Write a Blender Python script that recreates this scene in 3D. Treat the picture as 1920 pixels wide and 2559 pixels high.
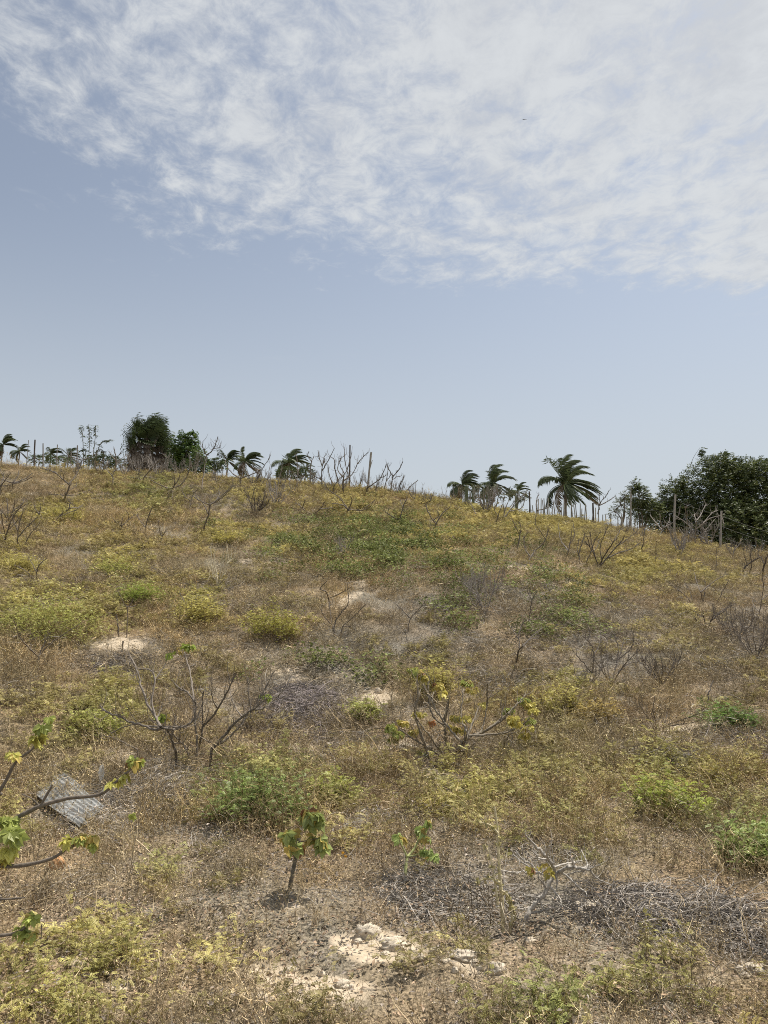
import bpy, math, numpy as np
from mathutils import Vector
for o in list(bpy.data.objects): bpy.data.objects.remove(o)
scene = bpy.context.scene
COL = scene.collection
R = math.radians
# ------------------------------------------------------------------ camera
F = 1925.0; PITCH = R(6.5); EYE = 1.7
cd = bpy.data.cameras.new('camera'); cam = bpy.data.objects.new('camera', cd); COL.objects.link(cam)
cd.sensor_fit = 'VERTICAL'; cd.sensor_height = 24.0; cd.lens = 24.0*F/2559.0
cd.clip_start = 0.05; cd.clip_end = 9000
cam.location = (0, 0, EYE); cam.rotation_euler = (R(90)+PITCH, 0, 0)
scene.camera = cam
# ------------------------------------------------------------------ light
SUN_EL, SUN_AZ = R(62), R(48)          # azimuth from +Y (view direction) towards +X
ld = bpy.data.lights.new('sun', 'SUN'); sun = bpy.data.objects.new('sun', ld); COL.objects.link(sun)
ld.energy = 5.0; ld.angle = R(1.5); ld.color = (1.0, 0.93, 0.82)
sd = Vector((math.cos(SUN_EL)*math.sin(SUN_AZ), math.cos(SUN_EL)*math.cos(SUN_AZ), math.sin(SUN_EL)))
sun.rotation_euler = sd.to_track_quat('Z', 'Y').to_euler()
vs = scene.view_settings
vs.view_transform = 'Standard'; vs.look = 'None'; vs.exposure = 0.34; vs.gamma = 1.0; vs.use_curve_mapping = False
cy = scene.cycles; cy.use_denoising = False; cy.filter_width = 1.0
cy.max_bounces = 6; cy.diffuse_bounces = 3; cy.glossy_bounces = 2; cy.transmission_bounces = 3; cy.transparent_max_bounces = 8
# ------------------------------------------------------------------ world: sky + high broken cloud deck
def NN(nt, t, **kw):
    n = nt.nodes.new(t)
    for k, v in kw.items():
        if hasattr(n, k) and k not in ('inputs',): setattr(n, k, v)
    return n
def mathn(nt, op, a, b=None, c=None, clamp=False):
    n = nt.nodes.new('ShaderNodeMath'); n.operation = op; n.use_clamp = clamp
    for i, s in enumerate((a, b, c)):
        if s is None: continue
        if isinstance(s, (int, float)): n.inputs[i].default_value = s
        else: nt.links.new(s, n.inputs[i])
    return n.outputs[0]
def smooth(nt, val, a, b, lo=0.0, hi=1.0):
    n = nt.nodes.new('ShaderNodeMapRange'); n.interpolation_type = 'SMOOTHSTEP'
    nt.links.new(val, n.inputs[0])
    for i, v in ((1, a), (2, b), (3, lo), (4, hi)): n.inputs[i].default_value = v
    return n.outputs[0]
def mixc(nt, fac, a, b, mode='MIX'):
    n = nt.nodes.new('ShaderNodeMix'); n.data_type = 'RGBA'; n.blend_type = mode
    for s, i in ((fac, 0), (a, 6), (b, 7)):
        if isinstance(s, (int, float)): n.inputs[i].default_value = s
        elif isinstance(s, tuple): n.inputs[i].default_value = (*s, 1)
        else: nt.links.new(s, n.inputs[i])
    return n.outputs[2]
SKY_STR = 0.08
w = bpy.data.worlds.new('World'); scene.world = w; w.use_nodes = True
nt = w.node_tree; nt.nodes.clear(); L = nt.links.new
out = nt.nodes.new('ShaderNodeOutputWorld'); bg = nt.nodes.new('ShaderNodeBackground'); L(bg.outputs[0], out.inputs[0])
bg.inputs[1].default_value = SKY_STR
sky = nt.nodes.new('ShaderNodeTexSky'); sky.sky_type = 'NISHITA'; sky.sun_disc = False
sky.sun_elevation = SUN_EL; sky.sun_rotation = SUN_AZ; sky.air_density = 1.0; sky.dust_density = 1.8; sky.ozone_density = 1.6
tc = nt.nodes.new('ShaderNodeTexCoord')
sep = nt.nodes.new('ShaderNodeSeparateXYZ'); L(tc.outputs['Generated'], sep.inputs[0])
zc = mathn(nt, 'MAXIMUM', sep.outputs[2], 0.03)
u = mathn(nt, 'DIVIDE', sep.outputs[0], zc); v = mathn(nt, 'DIVIDE', sep.outputs[1], zc)
comb = nt.nodes.new('ShaderNodeCombineXYZ'); L(u, comb.inputs[0]); L(v, comb.inputs[1])
def cloudnoise(scale, detail, rough, dist, off, stretch=(1, 1, 1), rot=0.0):
    mp = nt.nodes.new('ShaderNodeMapping'); L(comb.outputs[0], mp.inputs[0])
    mp.inputs['Location'].default_value = off; mp.inputs['Scale'].default_value = stretch; mp.inputs['Rotation'].default_value = (0, 0, rot)
    n = nt.nodes.new('ShaderNodeTexNoise'); L(mp.outputs[0], n.inputs['Vector'])
    n.inputs['Scale'].default_value = scale; n.inputs['Detail'].default_value = detail
    n.inputs['Roughness'].default_value = rough; n.inputs['Distortion'].default_value = dist
    return n.outputs[0]
def pix_uv(px, py):
    xc = (px-960)/F; yc = (1279.5-py)/F
    d = (xc, math.cos(PITCH)-yc*math.sin(PITCH), math.sin(PITCH)+yc*math.cos(PITCH))
    return d[0]/d[2], d[1]/d[2]
def side(pa, pb, soft0, soft1):
    """signed distance (in the cloud deck's own plane) from the line through two deck points; cloud on the positive side"""
    (ax, ay), (bx, by) = pix_uv(*pa), pix_uv(*pb)
    dx, dy = bx-ax, by-ay; l = math.hypot(dx, dy); nx, ny = dy/l, -dx/l
    d = mathn(nt, 'ADD', mathn(nt, 'MULTIPLY', u, nx), mathn(nt, 'ADD', mathn(nt, 'MULTIPLY', v, ny), -(ax*nx+ay*ny)))
    return d
nbig = cloudnoise(1.7, 4, 0.55, 0.6, (3.1, 1.7, 0))
wob = mathn(nt, 'MULTIPLY', mathn(nt, 'SUBTRACT', nbig, 0.5), 0.8)
d1 = side((-200, 40), (420, 640), 0, 0)
d2 = side((300, 660), (1920, 740), 0, 0)
dmin = mathn(nt, 'SMOOTH_MIN', d1, d2, 0.25)
dm = mathn(nt, 'ADD', dmin, wob)
deck = smooth(nt, dm, -0.34, 0.55)
fine = cloudnoise(10.5, 10, 0.68, 0.35, (0.4, 9.2, 0), (1, 0.8, 1), 0.5)
mid = cloudnoise(3.2, 6, 0.6, 0.5, (7.4, 2.2, 0), (1, 0.75, 1), 0.3)
tex = mathn(nt, 'ADD', mathn(nt, 'MULTIPLY', fine, 0.55), mathn(nt, 'MULTIPLY', mid, 0.45))
thr = mathn(nt, 'SUBTRACT', 0.66, mathn(nt, 'MULTIPLY', deck, 0.235))
thr = mathn(nt, 'SUBTRACT', thr, smooth(nt, mathn(nt, 'SUBTRACT', mathn(nt, 'MULTIPLY', u, 0.6), mathn(nt, 'MULTIPLY', v, 0.45)), -1.0, 0.2, 0.0, 0.09))
dens = smooth(nt, mathn(nt, 'SUBTRACT', tex, thr), -0.085, 0.16)
dens = mathn(nt, 'MULTIPLY', dens, smooth(nt, deck, 0.0, 0.35))
# a few faint wisps below the deck
wisp = smooth(nt, cloudnoise(1.1, 6, 0.6, 0.3, (5.2, 4.4, 0), (1.0, 2.2, 1), -0.15), 0.62, 0.78, 0.0, 0.22)
dens = mathn(nt, 'MAXIMUM', dens, mathn(nt, 'MULTIPLY', wisp, smooth(nt, sep.outputs[2], 0.25, 0.40)))
dens = mathn(nt, 'MULTIPLY', dens, 0.93)
hs = nt.nodes.new('ShaderNodeHueSaturation'); L(sky.outputs[0], hs.inputs['Color'])
hs.inputs['Saturation'].default_value = 0.56; hs.inputs['Value'].default_value = 1.10
skyc = mixc(nt, 1.0, hs.outputs[0], (0.93, 0.985, 1.03), 'MULTIPLY')
skyc = mixc(nt, smooth(nt, sep.outputs[2], 0.02, 0.50, 0.85, 0.0), skyc, (5.9, 6.3, 6.6))
shade = cloudnoise(3.3, 5, 0.6, 0.2, (1.4, 6.2, 0))
cl = mixc(nt, smooth(nt, mathn(nt, 'ADD', mathn(nt, 'MULTIPLY', shade, 0.4), mathn(nt, 'MULTIPLY', fine, 0.6)), 0.36, 0.62), (5.9, 6.15, 6.5), (6.9, 7.15, 7.35))
fin = mixc(nt, dens, skyc, cl)
L(fin, bg.inputs[0])
# ------------------------------------------------------------------ small helpers
def vnoise(x, y, seed=0):
    x = np.asarray(x, float); y = np.asarray(y, float)
    xi = np.floor(x).astype(np.int64); yi = np.floor(y).astype(np.int64)
    fx = x-xi; fy = y-yi; fx = fx*fx*(3-2*fx); fy = fy*fy*(3-2*fy)
    def h(a, b):
        n = (a*374761393 + b*668265263 + seed*974634777) & 0xFFFFFFFF
        n = ((n ^ (n >> 13))*1274126177) & 0xFFFFFFFF
        return ((n ^ (n >> 16)) & 0xFFFF)/65535.0
    return (h(xi, yi)*(1-fx)+h(xi+1, yi)*fx)*(1-fy)+(h(xi, yi+1)*(1-fx)+h(xi+1, yi+1)*fx)*fy
def fbm(x, y, sc, oct=4, seed=0, gain=0.5):
    s = 0; a = 1; t = 0; x = np.asarray(x, float)/sc; y = np.asarray(y, float)/sc
    for i in range(oct):
        s = s+a*vnoise(x, y, seed+i*17); t += a; a *= gain; x = x*2.03+11.3; y = y*2.03+5.7
    return s/t
def sstep(a, b, x):
    t = np.clip((np.asarray(x, float)-a)/(b-a), 0, 1); return t*t*(3-2*t)
def ray(px, py):
    xc = (np.asarray(px, float)-960)/F; yc = (1279.5-np.asarray(py, float))/F
    return np.stack([xc, math.cos(PITCH)-yc*math.sin(PITCH), math.sin(PITCH)+yc*math.cos(PITCH)], -1)
def proj(x, y, z):
    z = z-EYE
    f = y*math.cos(PITCH)+z*math.sin(PITCH); up = -y*math.sin(PITCH)+z*math.cos(PITCH)
    f = np.maximum(f, 0.05)
    return 960+F*x/f, 1279.5-F*up/f
# ------------------------------------------------------------------ terrain: the sandy hill
HPX = np.array([-700, 0, 480, 960, 1200, 1440, 1680, 1920, 2700], float)
HR = np.array([0, 5, 8, 11, 15, 20, 26, 34], float)
PYT = {11: [1730, 1722, 1735, 1745, 1750, 1752, 1758, 1765, 1790],
       15: [1520, 1525, 1520, 1500, 1515, 1560, 1590, 1612, 1650],
       20: [1390, 1395, 1385, 1372, 1390, 1440, 1480, 1512, 1560],
       26: [1270, 1275, 1280, 1300, 1325, 1368, 1410, 1455, 1500],
       34: [1160, 1163, 1183, 1222, 1262, 1300, 1342, 1398, 1450]}
def tan_el(px, py):
    d = ray(px, py); return d[..., 2]/np.hypot(d[..., 0], d[..., 1])
ZT = np.zeros((len(HPX), len(HR)+2))
for j, r_ in enumerate(HR):
    if r_ < 11: ZT[:, j] = 0.0
    else: ZT[:, j] = EYE+r_*tan_el(HPX, np.array(PYT[int(r_)], float))
ZT[:, 2] = 0.0
HR2 = np.append(HR, [46, 62]); ZT[:, 8] = ZT[:, 7]-0.9; ZT[:, 9] = ZT[:, 7]-2.2
AZ_OF = np.arctan((HPX-960)/F)
AZG = np.linspace(-1.0, 1.0, 241); RG = np.arange(0, 62.01, 0.25)
_t = np.array([np.interp(RG, HR2, ZT[i]) for i in range(len(HPX))])
_g = np.array([np.interp(AZG, AZ_OF, _t[:, k]) for k in range(len(RG))])      # [r, az]
def blur(a, n, ax):
    k = np.hanning(n+2)[1:-1]; k /= k.sum(); p = n//2
    pad = [(0, 0), (0, 0)]; pad[ax] = (p, p); b = np.pad(a, pad, mode='edge')
    return np.apply_along_axis(lambda m: np.convolve(m, k, 'valid'), ax, b)
HG = blur(blur(_g, 15, 0), 25, 1)
def ground(x, y):
    x = np.asarray(x, float); y = np.asarray(y, float)
    r = np.hypot(x, y); az = np.arctan2(x, y)
    back = sstep(1.2, 2.2, np.abs(az))
    a = (np.clip(az, -1, 1)+1)/2*240; ri = np.clip(r, 0, 61.9)/0.25
    i0 = np.clip(np.floor(ri).astype(int), 0, len(RG)-2); j0 = np.clip(np.floor(a).astype(int), 0, 239)
    fr = ri-i0; fa = a-j0
    z = (HG[i0, j0]*(1-fr)+HG[i0+1, j0]*fr)*(1-fa)+(HG[i0, j0+1]*(1-fr)+HG[i0+1, j0+1]*fr)*fa
    z = z*(1-back)
    far = sstep(60, 220, r); z = z*(1-far)+1.2*far
    z = z+(fbm(x, y, 3.1, 3, 5)-0.5)*0.34*sstep(3, 11, r)+(fbm(x, y, 0.75, 3, 9)-0.5)*0.16
    z = z+(fbm(x, y, 90, 3, 3)-0.5)*5*sstep(120, 500, r)
    return z
def G(px, py):
    """ground point seen at a place of the layout"""
    d = ray(px, py); h = math.hypot(d[0], d[1]); d = d/h
    rr = np.arange(1.5, 46, 0.03)
    x = d[0]*rr; y = d[1]*rr; zz = EYE+d[2]*rr; g = ground(x, y)
    below = np.nonzero(zz <= g)[0]
    if len(below): k = below[0]
    else:
        m = rr > 22; k = np.nonzero(m)[0][0]+int(np.argmin((zz-g)[m]))
    return np.array([x[k], y[k], g[k]])
def at(px, py, Y):
    d = ray(px, py); return np.array([0, 0, EYE])+d*(Y/d[1])
# ------------------------------------------------------------------ quad mesh builder
class QM:
    def __init__(s): s.v = []; s.f = []; s.c = []; s.n = 0
    def add(s, v, f, c):
        v = np.asarray(v, float).reshape(-1, 3); f = np.asarray(f, int).reshape(-1, 4)
        c = np.asarray(c, float)
        if c.ndim == 1: c = np.repeat(c[None, :3], len(v), 0)
        s.v.append(v); s.f.append(f+s.n); s.c.append(c[:, :3]); s.n += len(v)
    def merge(s, o, loc=(0, 0, 0), rz=0.0, sc=1.0, tint=(1, 1, 1)):
        v, f, c = o.arr(); ca, sa = math.cos(rz), math.sin(rz)
        w_ = np.stack([v[:, 0]*ca-v[:, 1]*sa, v[:, 0]*sa+v[:, 1]*ca, v[:, 2]], 1)*sc+np.asarray(loc)
        s.add(w_, f, c*np.asarray(tint))
    def arr(s):
        if not s.v: return np.zeros((0, 3)), np.zeros((0, 4), int), np.zeros((0, 3))
        return np.concatenate(s.v), np.concatenate(s.f), np.concatenate(s.c)
    def mesh(s, name, mat, smooth_=False):
        v, f, c = s.arr(); me = bpy.data.meshes.new(name)
        me.vertices.add(len(v)); me.vertices.foreach_set('co', v.astype(np.float32).ravel())
        me.loops.add(len(f)*4); me.loops.foreach_set('vertex_index', f.astype(np.int32).ravel())
        me.polygons.add(len(f)); me.polygons.foreach_set('loop_start', np.arange(0, len(f)*4, 4, dtype=np.int32))
        me.polygons.foreach_set('loop_total', np.full(len(f), 4, np.int32))
        me.polygons.foreach_set('use_smooth', np.full(len(f), smooth_))
        a = me.attributes.new('vc', 'FLOAT_COLOR', 'POINT')
        a.data.foreach_set('color', np.concatenate([c, np.ones((len(c), 1))], 1).astype(np.float32).ravel())
        me.materials.append(mat); me.update(calc_edges=True); me.validate()
        return me
def unit(a):
    a = np.asarray(a, float); return a/np.maximum(np.linalg.norm(a, axis=-1, keepdims=True), 1e-9)
def leaves(qm, p, d, nrm, ln, wd, col, fold=0.0):
    """p base points, d axis, nrm normal: leaves of two quads folded along the midrib; arrays"""
    p = np.asarray(p, float).reshape(-1, 3); n = len(p)
    d = unit(d); s = unit(np.cross(d, nrm)); nn = np.cross(s, d)
    ln = np.broadcast_to(ln, n)[:, None]; wd = np.broadcast_to(wd, n)[:, None]
    col = np.broadcast_to(col, (n, 3))
    if fold == 0:
        v = np.stack([p, p+d*ln*0.5+s*wd*0.5, p+d*ln, p+d*ln*0.5-s*wd*0.5], 1)
        f = np.arange(n*4).reshape(n, 4); qm.add(v.reshape(-1, 3), f, np.repeat(col, 4, 0))
    else:
        m = p+d*ln*0.5; up = nn*wd*fold
        tip = p+d*ln-nn*wd*fold*0.6
        v = np.stack([p, m+s*wd*0.5+up, tip, m-s*wd*0.5+up, m], 1)
        b = np.arange(n)[:, None]*5
        f = np.concatenate([b+np.array([0, 1, 2, 4]), b+np.array([0, 4, 2, 3])], 0)
        qm.add(v.reshape(-1, 3), f, np.repeat(col, 5, 0))
def ribbon(qm, pts, wd, col, side=None, rng=None):
    pts = np.asarray(pts, float); n = len(pts)
    if side is None: side = rng.normal(size=3)
    t = unit(np.gradient(pts, axis=0)); s = unit(np.cross(t, side))
    ww = (np.linspace(1, 0.35, n)*wd/2)[:, None]
    v = np.concatenate([pts-s*ww, pts+s*ww]); i = np.arange(n-1)
    qm.add(v, np.stack([i, i+1, i+1+n, i+n], 1), col)
def tube(qm, pts, r0, r1, col, sides=5, jit=0.0, rng=None):
    pts = np.asarray(pts, float); n = len(pts)
    t = unit(np.gradient(pts, axis=0)); ref = np.array([0.31, 0.17, 0.93]) if abs(t[0][2]) < 0.9 else np.array([0.9, 0.3, 0.1])
    a = unit(np.cross(t, ref)); b = np.cross(t, a)
    rad = np.linspace(0, 1, n); rad = r0+(r1-r0)*rad
    if rng is not None and jit > 0: rad = rad*(1+jit*rng.normal(size=n))
    th = np.linspace(0, 2*math.pi, sides, endpoint=False)
    v = pts[:, None, :]+rad[:, None, None]*(a[:, None, :]*np.cos(th)[None, :, None]+b[:, None, :]*np.sin(th)[None, :, None])
    f = []
    for i in range(n-1):
        for k in range(sides):
            k2 = (k+1) % sides; f.append((i*sides+k, i*sides+k2, (i+1)*sides+k2, (i+1)*sides+k))
    qm.add(v.reshape(-1, 3), f, col)
def spline(P, n=5):
    P = np.asarray(P, float)
    if len(P) < 3:
        return np.stack([P[0]+(P[-1]-P[0])*t for t in np.linspace(0, 1, n)])
    Q = np.concatenate([[2*P[0]-P[1]], P, [2*P[-1]-P[-2]]]); o = []
    for i in range(1, len(Q)-2):
        for t in np.linspace(0, 1, n, endpoint=False):
            a, b, c, d = Q[i-1], Q[i], Q[i+1], Q[i+2]
            o.append(0.5*((2*b)+(-a+c)*t+(2*a-5*b+4*c-d)*t*t+(-a+3*b-3*c+d)*t**3))
    o.append(P[-1]); return np.array(o)
# ------------------------------------------------------------------ materials
def new_mat(name):
    m = bpy.data.materials.new(name); m.use_nodes = True; t = m.node_tree; t.nodes.clear()
    return m, t, t.nodes.new('ShaderNodeOutputMaterial')
def foliage_mat(name, inst, trans=0.3, gloss=0.08):
    m, t, o = new_mat(name); l = t.links.new
    a = t.nodes.new('ShaderNodeAttribute'); a.attribute_name = 'vc'; c = a.outputs['Color']
    if inst:
        b = t.nodes.new('ShaderNodeAttribute'); b.attribute_type = 'INSTANCER'; b.attribute_name = 'tint'
        c = mixc(t, 1.0, c, b.outputs['Color'], 'MULTIPLY')
    df = t.nodes.new('ShaderNodeBsdfDiffuse'); l(c, df.inputs[0]); sh = df.outputs[0]
    if trans > 0:
        tr = t.nodes.new('ShaderNodeBsdfTranslucent'); l(c, tr.inputs[0])
        mx = t.nodes.new('ShaderNodeMixShader'); mx.inputs[0].default_value = trans; l(sh, mx.inputs[1]); l(tr.outputs[0], mx.inputs[2]); sh = mx.outputs[0]
    if gloss > 0:
        gl = t.nodes.new('ShaderNodeBsdfGlossy'); gl.inputs['Roughness'].default_value = 0.45; gl.inputs[0].default_value = (0.6, 0.6, 0.6, 1)
        mx = t.nodes.new('ShaderNodeMixShader'); mx.inputs[0].default_value = gloss; l(sh, mx.inputs[1]); l(gl.outputs[0], mx.inputs[2]); sh = mx.outputs[0]
    l(sh, o.inputs[0]); return m
def rough_mat(name, scale=20, lo=0.6, hi=1.25, bump=0.3, rough=0.9, use_vc=True, color=(0.5, 0.5, 0.5), stretch=(1, 1, 1)):
    m, t, o = new_mat(name); l = t.links.new
    p = t.nodes.new('ShaderNodeBsdfPrincipled'); l(p.outputs[0], o.inputs[0]); p.inputs['Roughness'].default_value = rough
    tcn = t.nodes.new('ShaderNodeTexCoord'); mp = t.nodes.new('ShaderNodeMapping'); l(tcn.outputs['Object'], mp.inputs[0]); mp.inputs['Scale'].default_value = stretch
    n = t.nodes.new('ShaderNodeTexNoise'); l(mp.outputs[0], n.inputs['Vector']); n.inputs['Scale'].default_value = scale; n.inputs['Detail'].default_value = 6; n.inputs['Roughness'].default_value = 0.65
    k = smooth(t, n.outputs[0], 0.3, 0.7, lo, hi)
    if use_vc:
        a = t.nodes.new('ShaderNodeAttribute'); a.attribute_name = 'vc'; base = a.outputs['Color']
    else:
        rgb = t.nodes.new('ShaderNodeRGB'); rgb.outputs[0].default_value = (*color, 1); base = rgb.outputs[0]
    vm = t.nodes.new('ShaderNodeVectorMath'); vm.operation = 'SCALE'; l(base, vm.inputs[0]); l(k, vm.inputs['Scale']); l(vm.outputs[0], p.inputs['Base Color'])
    bm_ = t.nodes.new('ShaderNodeBump'); bm_.inputs['Strength'].default_value = bump; bm_.inputs['Distance'].default_value = 0.01; l(n.outputs[0], bm_.inputs['Height']); l(bm_.outputs[0], p.inputs['Normal'])
    return m
M_CLEAF = foliage_mat('weed_leaf', True, 0.30, 0.02)
M_CSTEM = foliage_mat('weed_stem', True, 0.0, 0.04)
M_LEAF = foliage_mat('leaf', False, 0.35, 0.03)
M_DLEAF = foliage_mat('dark_leaf', False, 0.22, 0.05)
M_BARK = rough_mat('bark', 45, 0.65, 1.3, 0.5)
M_WOOD = rough_mat('weathered_wood', 14, 0.6, 1.3, 0.5, stretch=(6, 6, 0.7))
# ------------------------------------------------------------------ object helpers
def tag(o, label=None, cat=None, group=None, kind=None):
    if label: o['label'] = label
    if cat: o['category'] = cat
    if group: o['group'] = group
    if kind: o['kind'] = kind
    return o
def link(name, me, parent=None):
    o = bpy.data.objects.new(name, me); COL.objects.link(o)
    if parent is not None: o.parent = parent
    return o
def empty(name, loc, label, cat, group=None):
    o = bpy.data.objects.new(name, None); COL.objects.link(o); o.location = tuple(loc); o.empty_display_size = 0.1
    return tag(o, label, cat, group)
def local(qm, name, mat, root, sm=False):
    """mesh given in world coordinates becomes a part of root, in root's frame"""
    qm.v = [a-np.array(root.location) for a in qm.v]
    return link(name, qm.mesh(name, mat, sm), root)
# ------------------------------------------------------------------ layout of the plant cover: (x, y, half width, half height, strength) in photo pixels, turned into ground places
YG = [(230,2400,240,110,.95),(90,2520,280,110,1.1),(1640,2470,260,95,1.15),(1340,2540,150,60,1.1),(1180,2330,60,40,.8),(1130,2010,120,70,1),(880,2080,70,60,.7),(110,1520,190,90,1),(20,1400,80,45,.8),(310,1405,80,40,1),(355,1470,60,40,.6),(500,1500,100,50,.8),(670,1550,60,50,.7),
      (270,1760,150,80,.75),(200,1850,130,60,.5),(555,1330,80,30,.9),(1080,1700,90,60,.7),(1400,1730,110,45,.9),(1350,1310,280,60,.6),
      (1150,1270,150,50,.6),(840,1260,160,50,.5),(1480,1500,150,70,.7),(1170,2010,160,90,.8),(810,1960,110,60,.7),(1430,2090,130,80,.7),
      (1700,1960,150,60,.8),(1870,1930,120,70,.6),(130,1290,90,30,.8),(250,2360,230,120,.75),(80,2520,300,110,1),(420,2480,180,80,.6),(1640,2460,260,90,1),
      (1300,2530,180,60,.7),(1000,1360,120,40,.5),(1900,1990,110,60,.7),(1640,1420,200,50,.6),(1640,1560,120,50,.5),(700,1350,120,40,.6),
      (90,1440,100,40,.5),(620,1240,120,40,.6),(1560,2110,80,40,.4),(450,2420,140,60,.6),(1100,1340,160,30,.7),(860,1900,120,40,.4),(60,2080,110,60,.7),(1100,2110,140,60,.5),(1330,1960,120,60,.6)]
GR = [(620,1980,150,75,1),(430,2170,90,50,.7),(1830,1795,70,35,.9),(1880,2100,100,70,.8),(380,1230,150,60,.7),(160,1590,100,50,.3),
      (1400,2060,80,70,.5),(1350,2520,90,40,.6),(1160,2290,50,50,.5),(1450,1600,90,40,.3),(560,2250,80,40,.3),(320,1600,60,60,.2),(1500,2440,80,40,.5),(310,1475,60,35,.5)]
VN = [(940,1360,220,55,1),(860,1400,130,40,.8),(1090,1405,170,50,1),(1350,1460,100,30,.55),(1420,1510,50,60,.5),(1130,1450,80,40,.6),(720,1360,60,30,.6),
      (930,1705,60,22,.7),(1120,1520,60,50,.5),(800,1650,60,20,.4),(1400,1560,60,30,.5),(640,1690,60,20,.5)]
GY = [(750,1760,130,75,1),(1650,2290,280,60,1),(1130,2240,230,60,.8),(1900,2330,160,60,.9),(1880,1330,100,40,.4),(1870,1590,110,110,.7),(560,1250,140,50,.5),
      (340,2000,150,55,.7),(290,1645,110,35,.9),(1500,1600,230,110,.65),(1070,1530,100,60,.6),(570,1500,80,50,.4),(1320,1490,190,60,.6),(1800,1850,180,45,.8),
      (1290,1690,130,35,.8),(1000,1590,160,70,.6),(860,1860,110,35,.7),(420,1930,130,60,.5),(1250,2330,150,50,.7),(900,2110,120,50,.4),(1850,1700,130,60,.5),
      (1600,1300,120,40,.4),(230,2260,160,40,.5),(1170,1890,130,40,.5),(640,1620,160,40,.3),(740,1290,100,40,.3),(1200,1640,120,50,.5),(560,2130,140,60,.4)]
SD = [(960,2375,140,38,.95),(1190,2425,140,38,.9),(800,2470,160,45,.9),(1400,2400,90,26,.6),(1750,2350,120,20,.6),(650,2440,110,40,.5),(1850,2440,120,30,.8),(320,1612,66,24,.95),(940,1735,62,26,1.1),(850,1690,80,14,.7),(1000,1860,70,16,.8),(880,1880,70,22,.6),(985,2370,70,28,1),(1150,2410,80,34,.9),
      (1240,2440,60,30,.8),(850,2480,70,40,.8),(710,2430,80,40,.6),(1890,2430,70,24,1),(1480,2280,45,22,.7),(230,1690,90,25,.5),(900,1500,110,40,.45),
      (740,1870,90,30,.6),(1760,1820,160,16,.9),(1860,1870,90,18,.8),(1300,1640,160,30,.35),(1130,1750,40,20,.4),(1450,1690,90,18,.5),(1700,2370,90,22,.6),
      (480,2380,160,40,.3),(1050,1920,60,20,.5),(620,1400,80,20,.3),(760,1700,100,20,.4),(1330,1560,120,30,.3),(140,2160,50,20,.3),(300,1880,70,20,.5),(1350,1420,120,15,.3),(950,1460,160,20,.35),(1000,2520,200,40,.3),(30,1380,40,15,.4)]
CLEAR = [(1290,2375,120,75,.95),(1012,2250,60,70,.95),(715,2275,50,60,.95),(960,2410,90,45,.9),(1180,2450,100,45,.9),(170,2090,110,50,.9),(1340,2290,100,70,.95),(1255,2330,60,60,.95),(1140,1935,80,30,.7),(1010,2235,60,50,.9),(722,2265,45,45,.9),(722,2245,45,45,1),(1010,2215,55,45,1),(1300,2330,70,45,.9),(1258,2350,40,40,.8),(500,1940,90,22,.7),(1130,1915,100,22,.6),(170,2065,110,50,1),(250,2030,60,40,.8),(240,2080,50,16,.8),(142,2190,45,30,1),(920,2365,60,35,1),(990,2390,60,30,1),(1160,2415,60,30,1),(1240,2450,50,30,1),(855,2480,40,25,1),(306,1625,60,20,1)]
def wsum(B, px, py):
    s = np.zeros_like(px)
    for (cx, cy_, rx, ry, k) in B:
        s = np.maximum(s, k*np.exp(-(((px-cx)/rx)**2+((py-cy_)/ry)**2)*1.1))
    return s
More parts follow.
